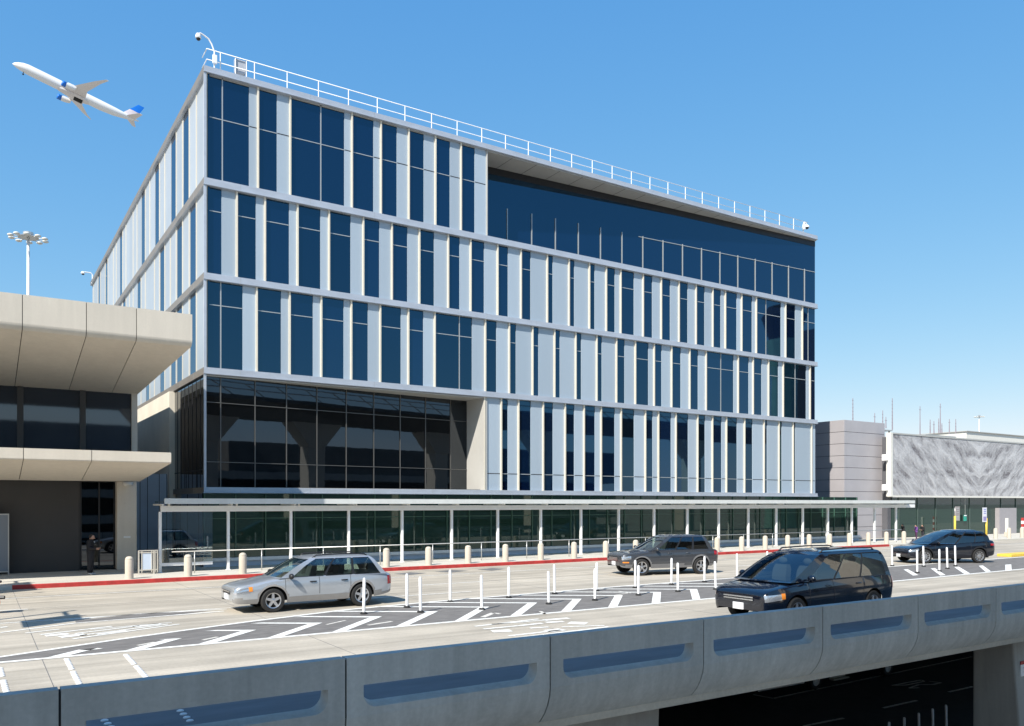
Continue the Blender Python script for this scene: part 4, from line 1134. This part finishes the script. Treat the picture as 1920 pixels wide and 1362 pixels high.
# black crossover
th = R(33.09-8); yaw = math.atan2(math.sin(math.pi-(-th)), math.cos(math.pi-(-th)))
yaw = math.atan2(.424, -.905)
car('crossover', 'glossy black coupe-roofed crossover driving left in the far lane at the right', (42.25, 23.75), yaw, dict(
    L=5.04, W=1.98, paint=black, wr=.375, wheels=(1.62, -1.47), sill=.27, belt=1.05, scale=.97, cat='car',
    prof=[(-2.52,.55,.95,.62,1.08), (-2.47,.46,1.08,.84,1.17), (-2.25,.38,1.16,.94,1.24), (-1.5,.29,1.11,1,1.14), (0,.24,1.02,1,1.04), (.8,.24,.98,1,1.01), (1.3,.24,.95,.985,1.01), (1.8,.26,.88,.955,.94), (2.2,.27,.80,.91,.85), (2.40,.28,.72,.84,.75), (2.49,.30,.65,.75,.68), (2.51,.32,.62,.69,.64), (2.52,.35,.59,.64,.60)],
    doors=[(-.05,1.05), (-1.0,-.05)], clad=.34, cladmat='black', flare=.06, cabin=[(0,1.01,1.55,-2.30,.88), (.07,1.035,1.46,-2.26,.87), (.5,1.36,.80,-2.20,.80), (.93,1.65,.0,-1.90,.68), (1.0,1.69,-.2,-1.65,.62)],
    pillars=[(.12,.41), (.44,.72), (.735,.90)], glass=gl_tint, dark_glass=gl_dark, surround='chrome', seats=(.15,-.8), head=(1.98,2.45,.60,.69), head_slope=.25, tail=(-2.50,-2.15,.92,1.03), mirror=(.95,1.10),
    grille=(2.49,.5,.36,.42), cap=.3, platez=.40, spokes=10))
# dark minivan close to the parapet
car('minivan', 'dark blue black minivan driving left just behind the concrete parapet', (19.0, 14.45), math.pi, dict(
    L=5.15, W=1.96, paint=navy, wr=.34, wheels=(1.58, -1.50), sill=.30, belt=1.04, scale=1.04, cat='minivan',
    prof=[(-2.57,.50,.86,.64,.98), (-2.53,.42,1.0,.86,1.05), (-2.35,.34,1.05,.95,1.08), (-1.4,.27,1.05,1,1.06), (0,.25,1.03,1,1.05), (1.0,.25,1.0,1,1.05), (1.5,.26,.97,.985,1.06), (2.0,.28,.92,.955,.98), (2.35,.30,.87,.90,.90), (2.50,.31,.81,.85,.84), (2.56,.33,.77,.78,.79), (2.572,.35,.74,.73,.76), (2.575,.38,.72,.69,.735)],
    doors=[(.18,1.12), (-1.05,.18)], cabin=[(0,1.03,1.90,-2.44,.89), (.07,1.055,1.82,-2.43,.88), (.5,1.36,1.22,-2.36,.82), (.93,1.655,.58,-2.24,.72), (1.0,1.70,.40,-2.18,.68)],
    pillars=[(.15,.39), (.41,.66), (.68,.95)], glass=gl_clear, dark_glass=gl_tint, surround='black', seats=(.55,-.4,-1.3), head=(2.10,2.555,.60,.76), head_slope=.12, amber=(2.0,2.12,.66,.80), tail=(-2.55,-2.38,.70,1.02), mirror=(1.2,1.12),
    rails=(.3,-2.0), grille=(2.53,.55,.60,.72), cap=.5, bars=(.63,.69), platez=.46, spokes=5))

# shuttle bus on the lower road
SB = thing('shuttle_bus', 'dark shuttle bus on the lower road, wheels and silver skirt showing under the bridge', 'bus', (29.3, 24.9, -5.79)); del SB['_base']
bm = BM(); box(bm, 0, 12.2, 0, 2.5, .45, 3.0); obj('body', bm, mat('bus_paint', (.08,.08,.085), .35, coords='Object', var=.05), SB, bevel=.12, world=False)
bm = BM(); box(bm, .1, 3.3, -.012, .012, .42, 1.1); obj('skirt_panel', bm, mat('bus_skirt', (.75,.74,.70), .4), SB, world=False)
bm = BM(); box(bm, 5.2, 6.4, -.02, .012, .35, .8); box(bm, 5.2, 6.4, -.25, -.02, .35, .42); obj('step', bm, mat('bus_step', (.40,.39,.33), .4), SB, world=False)
for k in range(6): bm = BM(); box(bm, .6+k*1.9, 2.3+k*1.9, -.015, .013, 1.5, 2.5); obj('window', bm, 'glass_black', SB, world=False)
for x in (4.2, 10.0):
    for y in (.12, 2.38):
        bm = BM(); lathe(bm, [(.26,-.13),(.40,-.13),(.44,-.08),(.44,.08),(.40,.13),(.26,.13),(.26,-.13)], 26, axis='y', c=(x, y, .44), caps=False); w_ = obj('wheel', bm, 'rubber', SB, smooth=40, world=False)
        bm = BM(); lathe(bm, [(.005,-.09),(.1,-.1),(.11,-.05),(.2,-.04),(.25,-.12),(.265,-.12),(.265,.12),(.005,.12)], 22, axis='y', c=(x, y, .44)); obj('rim', bm, 'white', w_, smooth=40, world=False)

# ------------------------------------------------------------------ signs at the right, small kerb, far-left things
def pole_sign(label, x, yb, yt, y_sleeve, face, n0):
    s, z0 = on_n(x, n0, yb); z1 = on_n(x, n0, yt)[1]; z0 = .15
    t = thing('pole_sign', label, 'sign', (s, n0, .15))
    zs = on_n(x, n0, y_sleeve)[1]
    bm = BM(); tube(bm, [(s, n0, .15), (s, n0, zs)], .08, 10); obj('sleeve', bm, 'yellow', t, smooth=True)
    bm = BM(); tube(bm, [(s, n0, zs), (s, n0, z1-.1)], .035, 8); obj('pole', bm, 'rail', t, smooth=True)
    bm = BM(); box(bm, s-.02, s+.62, n0-.06, n0-.03, z1-1.15, z1) if face[3] else box(bm, s-.68, s-.04, n0-.06, n0-.03, z1-1.2, z1); p = obj('panel', bm, face[0], t)
    s_ = s-.36 if not face[3] else s+.3
    bm = BM(); box(bm, s_-.25, s_+.25, n0-.066, n0-.061, z1-1.1, z1-.75); p2_ = obj('lower_field', bm, face[1], t)
    for k in range(3):
        bm = BM(); box(bm, s_-.2, s_+.2, n0-.066, n0-.061, z1-.2-k*.16, z1-.12-k*.16); obj('text_line', bm, face[2], t)
pole_sign('grey kerbside sign on a yellow sleeved pole behind the black crossover roof', 1790.5, 1000, 950, 968, (mat('sign_grey', (.33,.30,.30), .5), 'rail', 'rail', True), 36.0)
pole_sign('white and violet kerbside sign on a yellow sleeved pole right of the crossover', 1849.5, 1003, 952, 972, (mat('sign_white', (.7,.7,.76), .5), mat('sign_violet', (.28,.25,.48), .5), mat('sign_blue', (.3,.33,.6), .5), False), 36.0)
s, z = on_n(1810, 40.2, 968)
gsn = thing('green_door_sign', 'small green and white sign hung in the dark glass under the mural', 'sign', (s, 40.2, z)); 
bm = BM(); box(bm, s-.22, s+.22, 40.2, 40.24, z-.45, z+.1); obj('panel', bm, mat('sign_green', (.02,.32,.24), .5), gsn)
bm = BM(); box(bm, s-.2, s+.2, 40.18, 40.199, z-.0, z+.09); obj('white_field', bm, 'white', gsn)
bm = BM(); tube(bm, [(s, 40.22, z+.1), (s, 40.22, zb_-.17)], .015, 5); obj('hanger', bm, 'rail', gsn)
a = G(1886, 1044.5); b_ = G(1930, 1042)
bm = BM(); hexa(bm, [(a[0], a[1]-.3, .0), (a[0]+5, a[1]-.3, .0), (a[0]+5, a[1]+.5, .0), (a[0], a[1]+.5, .0)], [(a[0], a[1]-.3, .16), (a[0]+5, a[1]-.3, .16), (a[0]+5, a[1]+.5, .16), (a[0], a[1]+.5, .16)])
tag(obj('yellow_kerb_block', bm, 'yellow', bevel=.02), 'low yellow painted kerb block on the road at the right edge', 'kerb block')
s, z = on_n(1888, 36.6, 1000)
kp = thing('ticket_machine_post', 'slim pale yellow topped post beside the entrance at the right', 'post', (s, 36.6, .15))
bm = BM(); box(bm, s-.1, s+.1, 36.5, 36.7, .15, on_n(1888, 36.6, 972)[1]); obj('shaft', bm, 'offwhite', kp, bevel=.02)
bm = BM(); box(bm, s-.17, s+.17, 36.45, 36.75, .15, .55); obj('base', bm, 'bollard', kp, bevel=.02)
s, z = on_n(1918, 36.4, 1000)
rs = thing('red_white_post', 'red and white banded post cut by the right edge of the view', 'post', (s, 36.4, .15))
for k in range(6):
    bm = BM(); box(bm, s-.12, s+.25, 36.3, 36.5, .15+k*.27, .15+(k+1)*.27-.005); obj('band', bm, ('white','red')[k % 2], rs)
s, n = G(-17, 1151)
eq = thing('traffic_equipment', 'orange and black equipment on the road, cut by the left edge', 'equipment', (s, n, .004)); del eq['_base']
bm = BM(); loft(bm, [[(x*r, y*r, z) for x, y in ((-.2,-.15),(.2,-.15),(.2,.15),(-.2,.15))] for r, z in ((1,.2),(1.1,.3),(1.0,.6),(.5,.75))]); obj('housing', bm, mat('safety_orange', (.8,.3,.03), .5, coords='Object', var=.05), eq, bevel=.03, world=False)
bm = BM(); tube(bm, [(0,0,.7),(.12,-.08,.85),(.24,-.16,.9)], .035, 8); tube(bm, [(.1,-.1,.45),(.32,-.2,.45)], .05, 8); lathe(bm, [(.01,-.05),(.16,-.05),(.16,.05),(.01,.05)], 16, axis='y', c=(0,0,.16)); obj('arm', bm, 'black', eq, world=False)
# sign panels on a tall pole left of the view (their shadows fall on the road)
for lab, (s, n), w, hh, up in (('grey sign panel on a tall pole left of the view, nearer the parapet', (1.55-4.7, 24.7-2.5), 1.35, 1.45, 4.4), ('grey sign panel on a tall pole left of the view, by the kerb', (.75-4.7, 34.1-2.5), 1.9, 2.2, 3.9)):
    t = thing('road_sign', lab, 'sign', (s, n, .0), group='road signs left of the view'); del t['_base']
    bm = BM(); tube(bm, [(0,w/2+.9,0),(0,w/2+.9,up+hh)], .07, 10); tube(bm, [(0,w/2+.9,up+hh*.8),(0,-w/2,up+hh*.8)], .05, 8); obj('pole', bm, 'rail', t, smooth=True, world=False)
    bm = BM(); box(bm, -.03, .03, -w/2, w/2, up, up+hh); box(bm, -.02, .02, -w/2+.05, -w/2+.2, up+hh, up+hh+.2); box(bm, -.02, .02, w/2-.5, w/2-.4, up+hh, up+hh+.16); obj('panel', bm, 'steel', t, world=False)

# ------------------------------------------------------------------ people
def person(label, loc, rz, h, joints, radii, bones, cols, phone=False, hair=(.02,.014,.01)):
    me = bpy.data.meshes.new('person'); me.from_pydata([Vector(p)*h for p in joints], bones, [])
    o = bpy.data.objects.new('person', me); COL.objects.link(o)
    sk = o.modifiers.new('s', 'SKIN')
    for v, r in zip(me.skin_vertices[0].data, radii): v.radius = (r*h, r*h)
    me.skin_vertices[0].data[0].use_root = True
    o.modifiers.new('b', 'SUBSURF').levels = 2; o.modifiers['b'].render_levels = 2
    dg = bpy.context.evaluated_depsgraph_get(); m2 = bpy.data.meshes.new_from_object(o.evaluated_get(dg)); o.modifiers.clear(); o.data = m2
    skin = mat('skin', (.42,.24,.17), .5); ms = [skin]+[mat('cloth', c_, .85, var=.1, scale=20) for c_ in cols]
    m2.materials.clear()
    for x in ms: m2.materials.append(x)
    hand = [Vector(joints[i])*h for i in HANDS]
    for p in m2.polygons:
        c_ = p.center; p.use_smooth = True
        if c_.z > .845*h or min((c_-q).length for q in hand) < .05*h: p.material_index = 0
        elif c_.z > .50*h: p.material_index = 1
        elif c_.z > .045*h: p.material_index = 2
        else: p.material_index = 3
    o.location = loc; o.rotation_euler.z = rz; tag(o, label, 'person')
    hd = Vector(joints[HEAD])*h
    bm = BM(); ell(bm, hd+Vector((-.012*h,0,.02*h)), (.058*h,.052*h,.058*h), 14, 10)
    obj('hair', bm, mat('dark_hair', hair, .7), o, smooth=True, world=False)
    bm = BM(); ell(bm, hd+Vector((.055*h,0,-.015*h)), (.014*h,.01*h,.014*h), 8, 6)
    for sd in (-1, 1): ell(bm, hd+Vector((0,sd*.05*h,-.01*h)), (.012*h,.008*h,.018*h), 8, 6)
    obj('face_features', bm, skin, o, smooth=True, world=False)
    return o
# facing +x; index: 0 pelvis 1 waist 2 chest 3 neck 4 head base 5 head top ...
J = [(0,0,.52),(0,0,.62),(0,0,.74),(.005,0,.83),(.03,0,.885),(.045,0,.955),
     (0,.055,.50),(.01,.06,.27),(0,.065,.05),(.09,.07,.025), (0,-.055,.50),(-.01,-.06,.27),(-.03,-.065,.05),(.06,-.07,.025),
     (0,.115,.80),(-.01,.14,.64),(.13,.10,.61),(.17,.075,.615), (0,-.115,.80),(-.01,-.14,.64),(.13,-.09,.62),(.17,-.06,.63)]
RR = [.10,.095,.115,.042,.06,.046, .075,.052,.036,.03, .075,.052,.036,.03, .058,.046,.033,.028, .058,.046,.033,.028]
BN_ = [(0,1),(1,2),(2,3),(3,4),(4,5),(0,6),(6,7),(7,8),(8,9),(0,10),(10,11),(11,12),(12,13),(2,14),(14,15),(15,16),(16,17),(2,18),(18,19),(19,20),(20,21)]
HEAD, HANDS = 4, (17, 21)
s, n = G(170, 1078, .15)
pr = person('person in black clothes and white shoes looking at a phone by the dark doorway', (s, n, .15), R(-20), 1.72, J, RR, BN_, [(.010,.010,.013),(.013,.013,.017),(.7,.7,.7)])
bm = BM()
for sd, (hx, hy, hz) in ((1, J[17]), (-1, J[21])):   # five fingers per hand, curled
    for k in range(5):
        b_ = Vector((hx+.012, hy-.02+.011*k if k < 4 else hy-sd*.024, hz+.004))*1.72
        l = (.045,.055,.052,.04,.035)[k]
        tube(bm, [b_, b_+Vector((l*.55,0,.012)), b_+Vector((l*.8,0,.035))], [.0095,.0085,.006], 6)
obj('fingers', bm, mat('hand_skin', (.42,.24,.17), .5), pr, smooth=True, world=False)
c_, s_ = math.cos(R(-20)), math.sin(R(-20)); hx, hy = .205*1.72, 0.01*1.72
bm = BM(); box(bm, -.005, .005, -.037, .037, -.07, .07)
ph = tag(obj('phone', bm, mat('phone_case', (.08,.09,.10), .2), bevel=.003), 'small dark phone held up by the person at the doorway', 'phone')
ph.location = (s+hx*c_-hy*s_, n+hx*s_+hy*c_, .15+.655*1.72); ph.rotation_euler = (0, R(35), R(-20))
for lab, x, col1, col2 in (('person in dark clothes standing at the end of the canopy', 1693, (.012,.012,.014), (.05,.07,.05)), ('person in a purple top behind the black crossover bonnet', 1718, (.16,.06,.25), (.06,.02,.06)), ('person in black behind the black crossover windscreen', 1730, (.01,.01,.012), (.02,.02,.03))):
    s, _ = on_n(x, 37.6, 1000); person(lab, (s, 37.6, .15), R(random.uniform(120,240)), 1.3 if x < 1700 else 1.22, J, RR, BN_, [col1, col2, (.1,.1,.1)])

# ------------------------------------------------------------------ airliner climbing away
PLK = 529.
pc = at(146, 177, PLK)
u, v = uv(146, 177)
p_ = (-3.16,.483,.805); q_ = (1.554,1.233,2.585); k2 = 8.52; kk = math.sqrt(k2)
cr = Vector(p_).cross(Vector(q_)); cols_ = []
for i in range(3):
    pa, qb, ce = p_[i]/kk, q_[i]/kk, -cr[i]/k2
    eD = (ce-u*pa-v*qb)/(1+u*u+v*v); eR = pa+u*eD; eU = qb+v*eD
    cols_.append(Vector((eR*CT+eD*ST, -eR*ST+eD*CT, eU)).normalized())
fwd = cols_[0]; left = (cols_[1]-fwd*fwd.dot(cols_[1])).normalized(); upv = fwd.cross(left)
mtx = Matrix((fwd, left, upv)).transposed().to_4x4()
AP = thing('airliner', 'white airliner with blue engines and blue tail climbing to the upper left', 'aeroplane', pc); del AP['_base']
AP.rotation_euler = mtx.to_euler()
pw = mat('airliner_white', (.80,.80,.80), .3, coat=.3); pgr = mat('airliner_grey', (.72,.68,.66), .4); pbl = mat('airliner_blue', (.01,.16,.62), .35)
bm = BM(); rings = []
for x, r, dz in ((37,.15,-.9),(36.2,.9,-.7),(34.5,1.75,-.4),(32,2.55,-.1),(29,3.0,0),(20,3.1,0),(-14,3.1,0),(-22,2.7,.35),(-29,1.8,1.0),(-34,.95,1.6),(-37,.3,1.9)):
    rings.append([(x, r*math.cos(a*2*math.pi/24), dz+r*math.sin(a*2*math.pi/24)) for a in range(24)])
loft(bm, rings); obj('fuselage', bm, pw, AP, smooth=True, world=False)
bm = BM(); ell(bm, (2,0,-2.2), (11,3.4,1.7), 20, 12); obj('belly_fairing', bm, pgr, AP, smooth=True, world=False)
def wing(bm, root, tip, thick):
    def sec(le, te, y, z, t):
        c = (le+te)/2; return [(le, y, z), ((le*.7+te*.3), y, z+t), ((le*.3+te*.7), y, z+t*.6), (te, y, z), ((le*.3+te*.7), y, z-t*.4), ((le*.7+te*.3), y, z-t*.7)]
    loft(bm, [sec(*root), sec(*tip)])
for sd in (1, -1):
    bm = BM()
    def sec(le, te, y, z, t): return [(le, sd*y, z), ((le*.7+te*.3), sd*y, z+t), ((le*.3+te*.7), sd*y, z+t*.6), (te, sd*y, z), ((le*.3+te*.7), sd*y, z-t*.4), ((le*.7+te*.3), sd*y, z-t*.7)]
    loft(bm, [sec(10,-4.5,2.5,-1.4,.9), sec(3.2,-4.2,10,-.5,.55), sec(-6,-9.3,24,1.4,.25), sec(-11,-12.6,30.3,2.4,.1)]); obj('wing', bm, pgr, AP, smooth=35, world=False)
    bm = BM(); lathe(bm, [(1.25,9.8),(1.62,10.2),(1.72,9.4),(1.66,7.6)], 20, axis='x', c=(0, sd*9.8, -2.7)); 
    e = obj('engine', bm, pbl, AP, smooth=True, world=False)
    bm = BM(); lathe(bm, [(1.66,7.599),(1.5,5.2),(1.0,3.2),(.5,2.2)], 20, axis='x', c=(0, sd*9.8, -2.7)); box(bm, 2, 7, sd*9.8-.2, sd*9.8+.2, -1.8, -.5); obj('cowling', bm, pw, e, smooth=40, world=False)
    bm = BM(); lathe(bm, [(1.24,9.4),(.05,9.4)], 20, axis='x', c=(0, sd*9.8, -2.7)); obj('fan', bm, auto['under'], e, world=False)
    bm = BM(); loft(bm, [sec(-28.5,-34.5,.8,1.2,.3), sec(-35,-37.3,10.5,2.0,.1)]); obj('tailplane', bm, pgr, AP, smooth=35, world=False)
def fin(za, zb, m, nm, xa=(-26.5,-34.8), xb=(-34.2,-38)):
    bm = BM(); z0, z1 = 2.2, 12.6
    def sec(z):
        f = (z-z0)/(z1-z0); le = xa[0]+(xb[0]-xa[0])*f; te = xa[1]+(xb[1]-xa[1])*f; t = .45*(1-f)+.12
        return [(le,0,z), ((le*.6+te*.4),t,z), (te,0,z), ((le*.6+te*.4),-t,z)]
    loft(bm, [sec(za), sec(zb)]); return obj(nm, bm, m, AP, smooth=35, world=False)
fin(2.0, 7.0, mat('airliner_pale_fin', (.62,.56,.58), .4), 'fin_base'); fin(7.01, 12.6, pbl, 'fin')
for x, y, n_ in ((-2.5,3.2,3),(-2.5,-3.2,3),(29,0,1)):
    pass
bm = BM(); box(bm, -3.5, 1.5, -2.2, 2.2, -3.95, -3.6); obj('wheel_bay', bm, auto['under'], AP, world=False)
bm = BM(); tube(bm, [(30.5,0,-2.6),(30.3,0,-4.1)], .18, 6); ell(bm, (30.3,.0,-4.2), (.55,.35,.55), 10, 8); obj('nose_gear', bm, auto['under'], AP, world=False)

# ------------------------------------------------------------------ what stands behind the viewer (mirrored in the glass, and shading the parapet)
VD = thing('viaduct', 'elevated concrete guideway behind the viewer, mirrored in the dark glass', 'viaduct', (0, 0, -5.8)); del VD['_base']; VD.location = (0,0,0)
bm = BM(); prof = [(7.05,12.2), (7.05,12.55), (1.2,12.55), (1.2,12.1), (2.6,10.9), (4.4,10.9)]
loft(bm, [[(-90, n, z) for n, z in prof], [(88, n, z) for n, z in prof]]); obj('deck', bm, 'viaduct', VD, world=False)
bm = BM()
for z in (13.1, 13.6): tube(bm, [(-90,6.9,z),(88,6.9,z)], .05, 6)
for i in range(49): tube(bm, [(-58+i*3,6.9,12.5),(-60+i*3,6.9,13.6)], .05, 5)
obj('railing', bm, 'rail', VD, world=False)
for s in (-26, -4, 13, 25, 36, 52, 75):
    bm = BM(); hexa(bm, [(s-.9,2.6,-5.8),(s+.9,2.6,-5.8),(s+.9,4.2,-5.8),(s-.9,4.2,-5.8)], [(s-.9,2.6,8.6),(s+.9,2.6,8.6),(s+.9,4.2,8.6),(s-.9,4.2,8.6)])
    hexa(bm, [(s-.9,2.5,8.6),(s+.9,2.5,8.6),(s+.9,4.3,8.6),(s-.9,4.3,8.6)], [(s-2.8,2.4,10.89),(s+2.8,2.4,10.89),(s+2.8,4.4,10.89),(s-2.8,4.4,10.89)]); obj('column', bm, 'terminal', VD, world=False)
PG = thing('parking_garage', 'concrete parking garage behind the viewer with dark open decks', 'building', (-60, -34, -5.8)); del PG['_base']; PG.location = (0,0,0)
bm = BM()
for z in (-2.5, .6, 3.7, 6.4): box(bm, -80, 92, -60, -30, z, z+1.0)
obj('parking_deck', bm, 'pier', PG, world=False)
bm = BM(); box(bm, 20, 31, -58, -29.5, -2, 12.5); obj('ramp_wall', bm, 'terminal', PG, world=False)
bm = BM(); box(bm, -80, 19.9, -58, -30.5, 7.41, 12.5); box(bm, 44, 92, -58, -30.5, 7.41, 11.5); obj('upper_wall', bm, 'viaduct', PG, world=False)
bm = BM(); box(bm, -79, 91, -59, -34, -5.8, 6.3); obj('core', bm, 'joint', PG, world=False)
CTW = thing('control_tower', 'pale green flared airport control tower far behind the viewer', 'tower', (172, -60, -5.8)); del CTW['_base']
gt_ = mat('green_tower_glass', (.16,.30,.26), .4, var=.1, scale=.4)
bm = BM(); lathe(bm, [(4.2,0),(3.3,22),(3.1,40),(4.6,50)], 10); obj('shaft', bm, gt_, CTW, world=False)
bm = BM(); lathe(bm, [(3.6,50.01),(5.6,56),(5.2,56.4),(4.0,58.5),(1,59)], 12); obj('cab', bm, auto['under'], CTW, world=False)
HB = thing('hotel_block', 'dark grey slab block beside the control tower behind the viewer', 'building', (190, -55, -5.8)); del HB['_base']
bm = BM(); box(bm, 0, 22, -15, 0, 0, 56); obj('wall', bm, 'joint', HB, world=False)

# ------------------------------------------------------------------ light, sky, camera
EL = 43.; AZ = 28.
d = Vector((math.cos(R(AZ))*math.cos(R(EL)), math.sin(R(AZ))*math.cos(R(EL)), -math.sin(R(EL))))
sl = bpy.data.lights.new('sun', 'SUN'); sl.energy = 4.2; sl.angle = R(.53); sl.color = (1, .945, .86)
so = bpy.data.objects.new('sun', sl); COL.objects.link(so); so.rotation_euler = d.to_track_quat('-Z', 'Y').to_euler(); so.location = (0,0,60)
w = bpy.data.worlds.new('World'); scene.world = w; w.use_nodes = True
nt = w.node_tree; bg = nt.nodes['Background']; sk = nt.nodes.new('ShaderNodeTexSky'); sk.sky_type = 'NISHITA'; sk.sun_disc = False
sk.sun_elevation = R(EL); sk.sun_rotation = math.atan2(-d.x, -d.y) % (2*math.pi); sk.air_density = 1.0; sk.dust_density = .3; sk.ozone_density = 2.2
sp_ = nt.nodes.new('ShaderNodeSeparateColor'); cb_ = nt.nodes.new('ShaderNodeCombineColor'); nt.links.new(sk.outputs[0], sp_.inputs[0])
for i, (ga, pw_) in enumerate(((.70,1.04), (1.587,.59), (3.38,.26))):     # a clear, saturated coastal sky
    p1_ = nt.nodes.new('ShaderNodeMath'); p1_.operation = 'POWER'; p1_.inputs[1].default_value = pw_; nt.links.new(sp_.outputs[i], p1_.inputs[0])
    p2_ = nt.nodes.new('ShaderNodeMath'); p2_.operation = 'MULTIPLY'; p2_.inputs[1].default_value = ga; nt.links.new(p1_.outputs[0], p2_.inputs[0])
    nt.links.new(p2_.outputs[0], cb_.inputs[i])
nt.links.new(cb_.outputs[0], bg.inputs['Color']); bg.inputs['Strength'].default_value = .1
cam = bpy.data.cameras.new('camera'); co_ = bpy.data.objects.new('camera', cam); COL.objects.link(co_)
co_.location = (0, 0, H); co_.rotation_euler = (R(90), 0, -math.atan2(ST, CT)); cam.sensor_width = 36; cam.lens = F/1920*36; cam.shift_y = (HY-681)/1920
cam.clip_start = .1; cam.clip_end = 8000; scene.camera = co_
scene.view_settings.view_transform = 'Standard'; scene.view_settings.look = 'None'; scene.view_settings.exposure = .75; scene.view_settings.gamma = 1
for o in bpy.data.objects:
    if '_base' in o: del o['_base']
